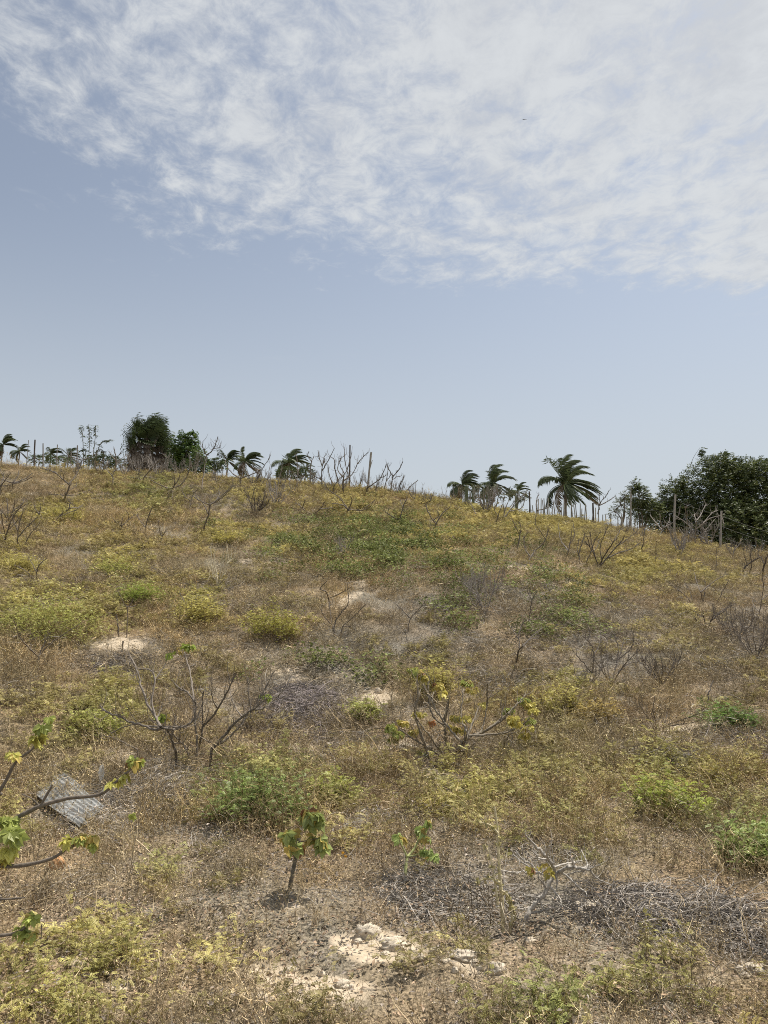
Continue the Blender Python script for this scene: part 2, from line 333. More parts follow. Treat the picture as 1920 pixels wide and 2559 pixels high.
# ------------------------------------------------------------------ ground sheet
def build_ground():
    az1 = np.linspace(-R(50), R(50), 620); az2 = np.linspace(R(50), R(310), 90)[1:-1]
    az = np.concatenate([az1, az2]); na = len(az)
    r = np.concatenate([[0.02], np.geomspace(0.4, 60, 620), np.geomspace(63, 4200, 60)]); nr = len(r)
    rr, aa = np.meshgrid(r, az, indexing='ij'); x = rr*np.sin(aa); y = rr*np.cos(aa); z = ground(x, y)
    z = z+(fbm(x, y, 0.16, 3, 31)-0.5)*0.035*(rr < 40)
    i, j = np.meshgrid(np.arange(nr-1), np.arange(na), indexing='ij'); j2 = (j+1) % na
    f = np.stack([i*na+j, (i+1)*na+j, (i+1)*na+j2, i*na+j2], -1).reshape(-1, 4)[:, ::-1]
    v = np.stack([x, y, z], -1).reshape(-1, 3)
    px, py = proj(v[:, 0], v[:, 1], v[:, 2]); infront = v[:, 1] > 1
    px = np.where(infront, px, 960); py = np.where(infront, py, 3000)
    n1 = fbm(v[:, 0], v[:, 1], 0.45, 4, 77)-0.5
    jx = px+n1*110*8/np.maximum(v[:, 1], 3); s = wsum(SD, jx, py)+n1*1.3
    n2 = fbm(v[:, 0], v[:, 1], 0.13, 3, 78)-0.5; s = s+n2*0.7; sand = sstep(0.36, 0.60, s); g = wsum(GY, px, py)
    c = np.stack([sand, g, np.zeros_like(g)], 1)
    q = QM(); q.add(v, f, c)
    m, t, o = new_mat('sand_and_litter'); l = t.links.new
    p = t.nodes.new('ShaderNodeBsdfPrincipled'); l(p.outputs[0], o.inputs[0]); p.inputs['Roughness'].default_value = 0.95; p.inputs['Specular IOR Level'].default_value = 0.15
    a = t.nodes.new('ShaderNodeAttribute'); a.attribute_name = 'vc'; sp = t.nodes.new('ShaderNodeSeparateColor'); l(a.outputs['Color'], sp.inputs[0])
    g_ = t.nodes.new('ShaderNodeNewGeometry')
    def nz(sc, de=5, ro=0.6):
        n = t.nodes.new('ShaderNodeTexNoise'); l(g_.outputs['Position'], n.inputs['Vector']); n.inputs['Scale'].default_value = sc; n.inputs['Detail'].default_value = de; n.inputs['Roughness'].default_value = ro; return n.outputs[0]
    n_f = nz(55, 4, 0.7); n_m = nz(9, 5, 0.65); n_l = nz(0.7, 3)
    sandc = mixc(t, smooth(t, n_m, 0.3, 0.7), (0.42, 0.345, 0.25), (0.60, 0.51, 0.39))
    lit = mixc(t, smooth(t, n_f, 0.35, 0.65), (0.085, 0.072, 0.05), (0.36, 0.305, 0.215))
    lit2 = mixc(t, smooth(t, n_l, 0.35, 0.65), (0.85, 0.9, 1.0), (1.15, 1.0, 0.85)); lit = mixc(t, 1.0, lit, lit2, 'MULTIPLY')
    gry = mixc(t, smooth(t, n_f, 0.35, 0.65), (0.07, 0.064, 0.055), (0.28, 0.26, 0.23))
    lit = mixc(t, mathn(t, 'MULTIPLY', sp.outputs[1], 0.8), lit, gry)
    fs = mathn(t, 'MULTIPLY', sp.outputs[0], smooth(t, n_f, 0.28, 0.42, 0.55, 1.0))
    l(mixc(t, fs, lit, sandc), p.inputs['Base Color'])
    b = t.nodes.new('ShaderNodeBump'); b.inputs['Strength'].default_value = 0.6; b.inputs['Distance'].default_value = 0.03; l(nz(22, 6, 0.7), b.inputs['Height']); l(b.outputs[0], p.inputs['Normal'])
    o = link('sand_ground', q.mesh('sand_ground', m, True)); tag(o, 'sandy hillside covered in dry litter under the weeds', 'ground', kind='structure')
build_ground()
# ------------------------------------------------------------------ weed tufts (sources for the uncountable cover)
def arc(rng, h, lean, n=5, curl=0.3):
    a = rng.uniform(0, 2*math.pi); d = np.array([math.cos(a), math.sin(a), 0]); t = np.linspace(0, 1, n)[:, None]
    side = np.array([-d[1], d[0], 0])*rng.normal()*0.15*h
    return d*lean*h*t**1.4+np.array([0, 0, 1])*h*(t-curl*lean*t*t*0.6)+side*t*t
def dry_tuft(seed, h=0.3, nst=16, nl=260, lean=0.9, ls=(0.008, 0.022), foot=0.09):
    rng = np.random.default_rng(seed); q = QM(); lf = []; ld_ = []
    for i in range(nst):
        b = np.append(rng.normal(size=2)*foot, -0.02); P = arc(rng, h*rng.uniform(0.5, 1.15), rng.uniform(0.1, lean))+b
        P = P+np.cumsum(rng.normal(size=P.shape)*0.008, 0)
        k = rng.choice([0.45, 0.8, 1.1, 1.7], p=[.3, .3, .25, .15]); c = np.array([1.0, 0.94, 0.88])*k
        ribbon(q, P, 0.0038, c, rng=rng)
        for j in range(5):
            t0 = rng.integers(1, len(P)); p0 = P[t0]-(P[t0]-P[t0-1])*rng.uniform(0, 1)
            dd = unit(rng.normal(size=3)+np.array([0, 0, 0.7])); Ls = h*rng.uniform(0.15, 0.42)
            T = np.stack([p0, p0+dd*Ls*0.5, p0+dd*Ls+np.array([0, 0, rng.normal()*0.02])]); ribbon(q, T, 0.003, c*rng.uniform(0.7, 1.3), rng=rng)
            m = max(1, nl//(nst*5)); tt = rng.uniform(0.1, 1, m)[:, None]
            lf.append(p0+dd*Ls*tt+rng.normal(size=(m, 3))*0.006); ld_.append(unit(rng.normal(size=(m, 3))+dd*0.5))
    lf = np.concatenate(lf); ld_ = np.concatenate(ld_); n = len(lf)
    col = np.array([[1.0, 0.95, 0.85]])*rng.uniform(0.4, 1.6, (n, 1))
    col = np.where(rng.random((n, 1)) < 0.12, col*np.array([[1.4, 1.45, 1.35]]), col)
    leaves(q, lf, ld_, rng.normal(size=(n, 3)), rng.uniform(*ls, n), rng.uniform(ls[0]*0.4, ls[1]*0.32, n), col)
    return q
def green_tuft(seed, h=0.3, nst=13, per=5, rach=0.065, lfl=0.017, lfw=0.0085, lean=0.8, foot=0.075):
    """stems carrying small feathery leaves"""
    rng = np.random.default_rng(seed); q = QM(); st = QM()
    for i in range(nst):
        b = np.append(rng.normal(size=2)*foot, -0.02); P = arc(rng, h*rng.uniform(0.5, 1.15), rng.uniform(0.1, lean))+b
        ribbon(st, P, 0.004, np.array([0.75, 0.6, 0.5])*rng.uniform(0.6, 1.2), rng=rng)
        k0 = rng.uniform(0.8, 1.2)
        for j in range(per):
            t0 = min(len(P)-1.001, rng.uniform(1.2, len(P)-1)); a = int(t0); p0 = P[a]+(P[a+1]-P[a])*(t0-a)
            dd = unit(np.append(rng.normal(size=2), rng.uniform(-0.1, 0.9))); Ls = rach*rng.uniform(0.6, 1.2); npair = 6
            tt = np.linspace(0.2, 1, npair)[:, None]; spine = p0+dd*Ls*tt+np.array([0, 0, -1])*(tt**2)*Ls*0.25
            s = unit(np.cross(dd, np.array([0, 0, 1.0])+rng.normal(size=3)*0.3)); up = np.cross(s, dd)
            base = np.concatenate([spine, spine]); ax = np.concatenate([np.repeat((s+dd*0.5)[None], npair, 0), np.repeat((-s+dd*0.5)[None], npair, 0)])+rng.normal(size=(2*npair, 3))*0.12
            cc = np.array([1, 1, 1])*k0*rng.uniform(0.75, 1.25)*(1+0.1*rng.normal(size=(2*npair, 1)))
            leaves(q, base, ax, up+rng.normal(size=3)*0.2, lfl*rng.uniform(0.8, 1.2), lfw, cc)
    return q, st
def vine_tuft(seed):
    rng = np.random.default_rng(seed); q = QM(); n = 90
    ang = rng.uniform(0, 2*math.pi, n); rr = 0.32*np.sqrt(rng.random(n)); p = np.stack([rr*np.cos(ang), rr*np.sin(ang), rng.uniform(0.02, 0.24, n)*(1-rr)], 1)
    d = np.stack([np.cos(ang*3), np.sin(ang*3), rng.normal(size=n)*0.3], 1); nr = np.array([0, 0, 1.0])+rng.normal(size=(n, 3))*0.45
    col = np.array([[1, 1, 1]])*rng.uniform(0.55, 1.4, (n, 1))
    leaves(q, p, d, nr, rng.uniform(0.03, 0.06, n), rng.uniform(0.03, 0.05, n), col, fold=0.15)
    return q
def twig_tuft(seed, n=60, h=0.12, ln=0.35):
    rng = np.random.default_rng(seed); q = QM()
    for i in range(n):
        a = rng.uniform(0, 2*math.pi); L_ = ln*rng.uniform(0.3, 1.1); p = np.append(rng.normal(size=2)*0.16, rng.uniform(0.0, h)); P = [p]
        tilt = rng.normal()*0.35; turn = rng.normal()*0.5
        for k in range(5):
            a += turn+rng.normal()*0.25; p = p+np.array([math.cos(a), math.sin(a), tilt])*L_/5; tilt -= 0.15; P.append(np.array([p[0], p[1], max(p[2], 0.003)]))
        ribbon(q, P, rng.uniform(0.002, 0.0055), np.array([1, 1, 1])*rng.choice([0.45, 0.8, 1.1, 1.7]), rng=rng)
    return q
def litter(seed, n=46):
    rng = np.random.default_rng(seed); q = QM()
    p = np.stack([rng.normal(size=n)*0.17, rng.normal(size=n)*0.17, rng.uniform(0.004, 0.03, n)], 1)
    d = np.append(rng.normal(size=(n, 2)), rng.normal(size=(n, 1))*0.25, 1); col = np.array([[1, 0.95, 0.9]])*rng.choice([0.55, 0.75, 0.95, 1.2, 1.6], (n, 1))
    leaves(q, p, d, np.array([0, 0, 1.0])+rng.normal(size=(n, 3))*0.35, rng.uniform(0.010, 0.034, n), rng.uniform(0.006, 0.016, n), col, fold=0.25)
    return q
def src(name, q, mat): return bpy.data.objects.new(name, q.mesh(name, mat))
def merged(a, b):
    q = QM(); q.merge(a); q.merge(b); return q
def scatter(name, label, cat, pts, rot, scl, idx, tint, sources):
    me = bpy.data.meshes.new(name); me.vertices.add(len(pts)); me.vertices.foreach_set('co', pts.astype(np.float32).ravel())
    for nm, ty, ar, key in (('rot', 'FLOAT_VECTOR', rot, 'vector'), ('scl', 'FLOAT', scl, 'value'), ('idx', 'INT', idx, 'value'), ('tint', 'FLOAT_COLOR', np.concatenate([tint, np.ones((len(tint), 1))], 1), 'color')):
        a = me.attributes.new(nm, ty, 'POINT'); a.data.foreach_set(key, ar.astype(np.int32 if ty == 'INT' else np.float32).ravel())
    o = link(name, me); tag(o, label, cat, kind='stuff')
    g = bpy.data.node_groups.new(name, 'GeometryNodeTree'); g.interface.new_socket('Geometry', in_out='INPUT', socket_type='NodeSocketGeometry'); g.interface.new_socket('Geometry', in_out='OUTPUT', socket_type='NodeSocketGeometry')
    gi = g.nodes.new('NodeGroupInput'); go = g.nodes.new('NodeGroupOutput'); l = g.links.new
    iop = g.nodes.new('GeometryNodeInstanceOnPoints'); jn = g.nodes.new('GeometryNodeJoinGeometry')
    for s in sources:
        oi = g.nodes.new('GeometryNodeObjectInfo'); oi.inputs['Object'].default_value = s
        ti = g.nodes.new('GeometryNodeGeometryToInstance'); l(oi.outputs['Geometry'], ti.inputs[0]); l(ti.outputs[0], jn.inputs[0])
    def na(nm, ty):
        n = g.nodes.new('GeometryNodeInputNamedAttribute'); n.data_type = ty; n.inputs[0].default_value = nm; return [s for s in n.outputs if s.enabled][0]
    l(gi.outputs[0], iop.inputs['Points']); l(jn.outputs[0], iop.inputs['Instance']); iop.inputs['Pick Instance'].default_value = True
    l(na('idx', 'INT'), iop.inputs['Instance Index']); l(na('scl', 'FLOAT'), iop.inputs['Scale'])
    er = g.nodes.new('FunctionNodeEulerToRotation'); l(na('rot', 'FLOAT_VECTOR'), er.inputs[0]); l(er.outputs[0], iop.inputs['Rotation'])
    l(iop.outputs[0], go.inputs[0])
    md = o.modifiers.new('scatter', 'NODES'); md.node_group = g
    return o
def cover():
    rng = np.random.default_rng(4)
    def ring(r0, r1, dens, a=R(46)):
        n = int(a*(r1*r1-r0*r0)*dens); r = np.sqrt(rng.uniform(r0*r0, r1*r1, n)); t = rng.uniform(-a, a, n); return np.stack([r*np.sin(t), r*np.cos(t)], 1)
    S = 1.0
    P = np.concatenate([ring(1.9, 9, 62*S), ring(9, 18, 50*S), ring(18, 38, 30*S), ring(38, 46, 6), ring(46, 75, 2)])
    x, y = P[:, 0], P[:, 1]; z = ground(x, y); px, py = proj(x, y, z); n = len(x); r = np.hypot(x, y)
    jx = px+rng.normal(size=n)*22*10/np.maximum(r, 4); jy = py+rng.normal(size=n)*9
    nb = fbm(x, y, 1.3, 4, 41); nb2 = fbm(x, y, 4.5, 3, 55); n3 = fbm(x, y, 0.5, 3, 71)
    wy = wsum(YG, jx, jy); wg = wsum(GR, jx, jy); wv = wsum(VN, jx, jy); wt = wsum(GY, jx, jy); ws = wsum(SD, jx, jy)
    n4 = fbm(x, y, 1.6, 3, 75)
    gap = sstep(0.33, 0.50, n3*0.6+n4*0.4+0.25*np.maximum(wy, np.maximum(wg, wv)))
    wc = wsum(CLEAR, px, py)
    dens = (1-np.clip(ws*1.3, 0, 0.98))*(1-wc*.9)*(1-0.72*np.clip(wt, 0, 1))*(0.10+0.90*gap)
    up = sstep(1480, 1330, py)*0.16
    gy = np.clip(wy*0.95+up+(nb-0.5)*1.3+(nb2-0.5)*0.7+0.02, 0, 1)*(1-wt*0.6)
    keep = rng.random(n) < dens
    cls = np.where(rng.random(n) < np.clip(wv*0.95*sstep(.38, .58, fbm(x, y, .55, 3, 66)), 0, 0.8), 3, np.where(rng.random(n) < np.clip(np.maximum(gy, wg), 0, 0.95), 1, 0))
    tilt = rng.normal(size=(n, 2))*0.18; rot = np.stack([tilt[:, 0], tilt[:, 1], rng.uniform(0, 6.283, n)], 1)
    pos = np.stack([x, y, z], 1)
    big = (0.66+0.34*sstep(4.5, 9, r)+0.3*sstep(14, 26, r))*np.where(rng.random(n) < .12, 1.5, 1.0)
    # dry weeds
    m = keep & (cls == 0)
    t = fbm(x, y, 2.2, 3, 88); t2 = fbm(x, y, 0.9, 3, 93)
    def pal(k, w_): return np.asarray(k)[None, :]*w_[:, None]
    warm = sstep(0.42, 0.66, t); 
    tint = pal((0.40, 0.345, 0.215), 1-warm)+pal((0.48, 0.385, 0.215), warm)
    red = sstep(0.56, 0.72, t2); tint = tint*(1-red[:, None]*0.6)+np.array([0.31, 0.235, 0.155])*red[:, None]*0.6
    gold = sstep(2150, 2350, py)*0.6; tint = tint*(1-gold[:, None])+np.array([0.47, 0.39, 0.27])*gold[:, None]
    grey = np.clip(wt, 0, 1)[:, None]*0.75; tint = tint*(1-grey)+np.array([0.30, 0.265, 0.225])*grey
    tint = tint*rng.uniform(0.5, 1.35, (n, 1))
    D = [src('dry_weed', dry_tuft(s, 0.12+0.02*(s % 3), nst=22, nl=300, lean=1.5, ls=(0.006, 0.015), foot=0.12), M_CSTEM) for s in range(10, 16)]+[src('dry_weed', dry_tuft(s, 0.21+0.03*(s % 3)), M_CSTEM) for s in range(16, 22)]+[src('dry_weed', dry_tuft(s, 0.46, nst=9, nl=130, lean=0.5), M_CSTEM) for s in range(22, 25)]
    isnear = rng.random(n) < sstep(14, 7, r)
    scatter('dry_weeds', 'dry brown and tan weeds covering the sandy hillside', 'dry weeds', pos[m], rot[m], (rng.uniform(0.45, 1.25, n)*big)[m], np.where(isnear, rng.integers(0, 6, n), rng.integers(6, 12, n)+np.where((rng.random(n) < .18+.25*sstep(24, 30, r)) & (r > 15), 3, 0))[m], tint[m], D)
    # yellow green weeds
    m = keep & (cls == 1)
    gness = np.clip(wg*1.1+(rng.random(n)-0.5)*0.25, 0, 1)[:, None]
    yel = np.clip(fbm(x, y, 1.1, 3, 101)+sstep(1560, 1400, py)*.35, 0, 1)[:, None]
    tint = np.array([0.365, 0.365, 0.13])*(1-yel)+np.array([0.48, 0.42, 0.155])*yel
    tint = tint*(1-gness)+np.array([0.27, 0.32, 0.115])*gness
    dull = np.clip(1-np.maximum(wy, wg)*1.2+.15*sstep(1480, 1300, py), 0, 1)[:, None]*0.65; tint = tint*(1-dull)+np.array([0.36, 0.295, 0.15])*dull
    tint = tint*rng.uniform(0.6, 1.3, (n, 1))
    Gs = []
    for s in range(30, 36):
        a, b = green_tuft(s, 0.13, nst=14, lean=1.0, foot=0.10); Gs.append(src('green_weed', merged(a, b), M_CLEAF))
    for s in range(36, 40):
        a, b = green_tuft(s, 0.24, nst=17, per=9, rach=0.045, lfl=0.011, lfw=0.007); Gs.append(src('green_weed', merged(a, b), M_CLEAF))
    sel = np.where(rng.random(n) < sstep(12, 5, r), rng.integers(0, 6, n), rng.integers(6, 10, n))
    scatter('green_weeds', 'yellow green feathery weeds growing in patches on the hillside', 'weeds', pos[m], rot[m], (rng.uniform(0.6, 1.2, n)*np.maximum(big, .78))[m], sel[m], tint[m], Gs)
    # creeping vine
    m = keep & (cls == 3)
    tint = np.array([0.165, 0.19, 0.065])*rng.uniform(0.5, 1.5, (n, 1))
    V = [src('vine', vine_tuft(s), M_CLEAF) for s in range(50, 55)]
    scatter('creeping_vines', 'dark green broad leaved creepers spread over the middle of the hill', 'creepers', pos[m], rot[m], (rng.uniform(0.8, 1.5, n))[m], rng.integers(0, 5, n)[m], tint[m], V)
    # dead twigs and litter
    P = np.concatenate([ring(1.9, 9, 30), ring(9, 18, 20), ring(18, 40, 6)]); x, y = P.T; z = ground(x, y); px, py = proj(x, y, z); n = len(x)
    px = px+rng.normal(size=n)*15; wt = wsum(GY, px, py); ws = wsum(SD, px, py)
    m = rng.random(n) < (0.08+0.95*wt)*(1-0.75*np.clip(ws, 0, 1))*(1-.92*wsum(CLEAR, px, py)); rot = np.stack([rng.normal(size=n)*0.15, rng.normal(size=n)*0.15, rng.uniform(0, 6.28, n)], 1); pos = np.stack([x, y, z], 1)
    tint = np.array([0.25, 0.228, 0.20])*rng.uniform(0.6, 1.35, (n, 1))*(1-0.0*wt[:, None]); tint = np.where(rng.random((n, 1)) < 0.25, tint*np.array([[1.35, 1.15, 0.8]]), tint)
    T = [src('twig', twig_tuft(s), M_CSTEM) for s in range(60, 65)]
    scatter('dead_twigs', 'grey dead twigs lying tangled over the litter', 'dead twigs', pos[m], rot[m], (rng.uniform(0.7, 1.3, n)*(.6+.4*sstep(4.5, 9, np.hypot(x, y))))[m], rng.integers(0, 5, n)[m], tint[m], T)
    P = np.concatenate([ring(1.9, 9, 40), ring(9, 20, 22)]); x, y = P.T; z = ground(x, y); px, py = proj(x, y, z); n = len(x); ws = wsum(SD, px, py)
    m = rng.random(n) < 1-0.93*np.clip(ws*1.3, 0, 1); rot = np.stack([rng.normal(size=n)*0.15, rng.normal(size=n)*0.15, rng.uniform(0, 6.28, n)], 1); pos = np.stack([x, y, z], 1)
    tint = np.array([0.27, 0.205, 0.145])*rng.uniform(0.6, 1.3, (n, 1)); tint = np.where(rng.random((n, 1)) < 0.3, np.array([[0.26, 0.235, 0.215]])*rng.uniform(0.6, 1.3, (n, 1)), tint)
    T = [src('litter', litter(s), M_CSTEM) for s in range(70, 75)]
    scatter('leaf_litter', 'small curled dead leaves lying on the sand', 'leaf litter', pos[m], rot[m], rng.uniform(0.7, 1.3, n)[m], rng.integers(0, 5, n)[m], tint[m], T)
cover()
# ------------------------------------------------------------------ bare shrubs
BARK = (0.14, 0.118, 0.10); PALE = (0.24, 0.215, 0.195); DARKB = (0.08, 0.065, 0.055)
def twiglets(rng, q, P, r, col, n=3, ln=0.25, up=0.4, sides=3):
    for k in range(n):
        t0 = rng.integers(len(P)//3, len(P)); p0 = P[t0]; ax = unit(P[min(t0+1, len(P)-1)]-P[max(t0-1, 0)])
        d = unit(ax+rng.normal(size=3)*0.75+np.array([0, 0, up])); L_ = ln*rng.uniform(0.4, 1.1)
        c2 = p0+d*L_*0.5+rng.normal(size=3)*L_*0.06; e = p0+unit(d+np.array([0, 0, 0.5]))*L_
        tube(q, spline([p0, c2, e], 3), r*0.6, r*0.25, col, sides)
def px_scale(Y): return Y/F
def leaf_cluster(rng, q, p, n, L_, col, droop=0.8, lobes=5, spread=1.0):
    """palmate leaves hanging from a branch tip"""
    for i in range(n):
        a = rng.uniform(0, 6.283); st = unit(np.array([math.cos(a), math.sin(a), rng.uniform(-0.3, 0.8)]))*L_*rng.uniform(0.3, 0.8)*spread
        b = p+st; ribbon(q, np.stack([p, p+st*0.5+np.array([0, 0, 0.01]), b]), L_*0.05, np.asarray(col)*0.9, rng=rng)
        ax = unit(np.array([math.cos(a)*0.7, math.sin(a)*0.7, -droop])+rng.normal(size=3)*0.3); nr = unit(np.cross(ax, np.array([-math.sin(a), math.cos(a), 0.2]))+rng.normal(size=3)*0.35)
        s = np.cross(ax, nr); m = lobes; an = np.linspace(-1.35, 1.35, m)+rng.normal(size=m)*0.06
        d = ax[None]*np.cos(an)[:, None]+s[None]*np.sin(an)[:, None]-nr*rng.uniform(-0.1, 0.45, (m, 1))
        ln = L_*(1-0.28*np.abs(an)/1.35)*rng.uniform(0.85, 1.1, m); k = rng.uniform(0.7, 1.25)
        cc = np.asarray(col)*k; 
        if rng.random() < 0.22: cc = np.array([0.50, 0.40, 0.13])*k
        if rng.random() < 0.03: cc = np.array([0.20, 0.10, 0.05])
        leaves(q, np.repeat(b[None], m, 0), d, nr, ln, ln*0.62, cc, fold=0.22)
def grow(rng, base, h, spread, nst, col, r0, upc=1.0):
    """candelabra branching: list of (points, r0, r1)"""
    out_ = []; a0 = rng.uniform(0, 6.283)
    for i in range(nst):
        a = a0+i*6.283/nst+rng.normal()*0.45; o = np.array([math.cos(a), math.sin(a)*0.8, 0]); H = h*rng.uniform(0.7, 1.05); S_ = spread*rng.uniform(0.4, 1.0)
        P = spline([base, base+o*S_*0.35+np.array([0, 0, H*0.3]), base+o*S_*0.75+np.array([0, 0, H*0.62])+rng.normal(size=3)*h*0.04, base+o*S_+np.array([0, 0, H])+rng.normal(size=3)*h*0.05], 4)
        out_.append((P, r0, r0*0.4))
        for k in range(rng.integers(1, 4)):
            t0 = rng.integers(3, len(P)-3); p0 = P[t0]; a2 = a+rng.choice([-1, 1])*rng.uniform(0.5, 1.4); o2 = np.array([math.cos(a2), math.sin(a2), 0]); L_ = h*rng.uniform(0.25, 0.5)
            Q = spline([p0, p0+o2*L_*0.45+np.array([0, 0, L_*0.25]), p0+o2*L_*0.65+np.array([0, 0, L_*0.9*upc])], 4); out_.append((Q, r0*0.6, r0*0.28))
            if rng.random() < 0.6:
                p1 = Q[3]; a3 = a2+rng.normal()*1.2; Q2 = spline([p1, p1+np.array([math.cos(a3), math.sin(a3), 0.7])*L_*0.3, p1+np.array([math.cos(a3)*0.9, math.sin(a3)*0.9, 1.7])*L_*0.33], 3); out_.append((Q2, r0*0.42, r0*0.22))
    return out_
SHR = 'bare leafless shrubs standing on the hillside'
def shrub(px, py, hpx, label, traces=None, nst=3, spread=0.8, rpx=3.2, col=BARK, tw=8, seed=None, split=None, leafcol=None, nleaf=0, leafL=0.1, name='bare_shrub', cat='bare shrub', group=SHR, dep=0.5, sides=4, dY=0.0):
    """traces: polylines in photo pixels; each gets its own depth"""
    rng = np.random.default_rng(seed if seed is not None else int(px*7+py)); base = G(px, py); Y = base[1]+dY; s = px_scale(Y); h = hpx*s
    root = empty(name, base, label, cat, group)
    parts = []; r0 = rpx*s*0.5
    if traces:
        for T in traces:
            k = T[0] if isinstance(T[0], (int, float)) else 1.0; pts = [p for p in T if not isinstance(p, (int, float))]
            dz = rng.normal()*dep*h; n = len(pts); joined = {tuple(p) for U in traces if U is not T for p in U if not isinstance(p, (int, float))}
            t = np.linspace(0, 1, n)
            W = np.array([at(p[0], p[1], Y+(dz*tt if True else 0)) for p, tt in zip(pts, t)])
            if tuple(pts[0]) == (px, py): W[0] = base-np.array([0, 0, 0.04])
            parts.append([spline(W, 5), r0*k, r0*k*0.52, tuple(pts[0])])
        # re-anchor each branch on the one it forks from
        for i, pr in enumerate(parts):
            if i == 0: continue
            st = pr[0][0]; best = None
            for j, o in enumerate(parts[:i]):
                sx, sy = proj(o[0][:, 0], o[0][:, 1], o[0][:, 2]); d = np.hypot(sx-pr[3][0], sy-pr[3][1]); k = int(np.argmin(d))
                if best is None or d[k] < best[0]: best = (d[k], o[0][k])
            if best[0] < max(5, 0.08*hpx):
                off = best[1]-st; f = np.linspace(1, 0, len(pr[0]))[:, None]
                pr[0] = pr[0]+np.where(f > 0.0, off*np.maximum(f, 0.0), 0)
            elif pr[3][1] > py-hpx*0.3:
                st = pr[0][0]; pr[0][0] = np.array([st[0], st[1], min(st[2], float(ground(st[0], st[1]))-0.03)])
    else:
        for P, a, b in grow(rng, base-np.array([0, 0, 0.04]), h, h*spread, nst, col, r0*1.1): parts.append([P, a, b, None])
    qs = []
    for P, a, b, _ in parts:
        q = QM(); cc = np.asarray(col)*rng.uniform(0.8, 1.2); P = P+rng.normal(size=P.shape)*a*0.35*np.sin(np.linspace(0, 3.14, len(P)))[:, None]; tube(q, P, a, b, cc, sides, 0.12, rng); twiglets(rng, q, P, max(b, 0.0015)*1.2, cc*1.1, tw, h*0.2); qs.append(q)
    lq = QM()
    if nleaf:
        for P, a, b, _ in parts: leaf_cluster(rng, lq, P[-1], nleaf, leafL, leafcol)
    if split:
        for i, q in enumerate(qs): local(q, 'trunk' if i == 0 else 'branch', M_BARK, root, True)
    else:
        q = QM(); local(qs[0], 'trunk', M_BARK, root, True)
        for x in qs[1:]: q.merge(x)
        if q.n: local(q, 'branches', M_BARK, root, True)
    if lq.n: local(lq, 'leaves', M_LEAF, root)
    return root
# far and middle shrubs: x, y of the foot, height in pixels, label, traced limbs (or None), options
B = shrub
B(32,1224,42,'small flat topped bare shrub at the left edge, just below the crest',[[(32,1224),(32,1210),(33,1205)],[(33,1207),(55,1204),(86,1190)],[(33,1207),(60,1198),(82,1182)],[(33,1207),(12,1200),(0,1196)],[(33,1206),(45,1190),(48,1176)]])
B(2,1240,50,'bare shrub cut by the left edge of the picture below the crest palms',[[(2,1240),(1,1215)],[(1,1217),(20,1213),(50,1206)],[(1,1215),(14,1200),(28,1180)],[(1,1215),(8,1195),(2,1178)]])
B(158,1256,112,'forked bare shrub with crooked trunk under the pinnate sapling, left',[[1.3,(158,1256),(164,1238),(173,1222),(173,1208)],[(173,1210),(160,1200),(145,1186),(128,1177),(105,1170)],[(145,1186),(135,1178),(108,1172)],[(173,1208),(188,1190),(198,1172),(206,1150)],[.8,(206,1150),(225,1144),(243,1132)],[.8,(206,1150),(180,1142),(170,1140)],[.7,(160,1200),(158,1185),(155,1178)],[.8,(166,1238),(145,1236),(120,1234)],[.8,(166,1238),(195,1236),(230,1222)],[.7,(174,1226),(192,1215),(190,1200)]])
B(430,1258,106,'bare shrub with one long limb sweeping up to the right below the fan palm',[[1.2,(430,1258),(431,1235),(430,1220)],[(430,1221),(410,1217),(385,1205),(378,1200)],[(430,1221),(455,1210),(470,1185),(476,1158)],[.8,(470,1187),(475,1175),(477,1163)],[.8,(431,1222),(437,1208),(434,1178)],[.8,(433,1222),(446,1200),(452,1180)],[.9,(415,1284),(418,1252),(427,1236)]])
B(523,1302,92,'slender bare shrub forking into a wide V below the crest palms',[[1.2,(523,1302),(522,1285),(525,1262)],[(525,1263),(500,1252),(484,1241)],[(525,1263),(550,1248),(583,1216)],[.7,(500,1252),(492,1243),(487,1232)]])
B(504,1229,139,'tall bare shrub with a single leader rising highest above the crest, left of centre',[[1.2,(504,1229),(508,1190),(515,1150),(518,1137)],[(518,1139),(510,1125),(505,1106)],[(518,1138),(532,1125),(540,1108),(545,1091)],[.7,(534,1123),(545,1120),(551,1119)],[.7,(510,1180),(498,1165),(494,1150)]])
B(601,1217,76,'low bare shrub opening in a wide bowl in front of the paired palms',[[1.3,(601,1217),(601,1200),(601,1193)],[(601,1195),(585,1186),(567,1165),(562,1145)],[(601,1195),(625,1187),(650,1175),(670,1150),(676,1138)],[.8,(650,1175),(640,1172),(632,1162)],[.8,(622,1188),(612,1172),(610,1160)]])
B(289,1184,62,'thin bare shrub at the crest just left of the fan palm',[[1.1,(289,1184),(290,1160),(289,1140),(286,1122)],[.8,(290,1150),(280,1138),(272,1128)],[.8,(290,1145),(300,1135),(304,1128)],[.8,(291,1165),(300,1150),(315,1138)]])
B(358,1210,84,'bare shrub leaning right in front of the fan palm skirt',[[1.2,(358,1210),(360,1195),(375,1175),(395,1155),(402,1148)],[(352,1200),(340,1194),(322,1194)],[.8,(362,1192),(380,1195),(392,1198)],[.8,(375,1175),(370,1160),(372,1148)]])
B(278,1222,55,'short bare shrub standing between the crooked one and the fan palm',[[1,(278,1222),(282,1200),(283,1175)],[.8,(283,1180),(297,1170),(304,1160)],[.8,(282,1190),(270,1178),(266,1168)]])
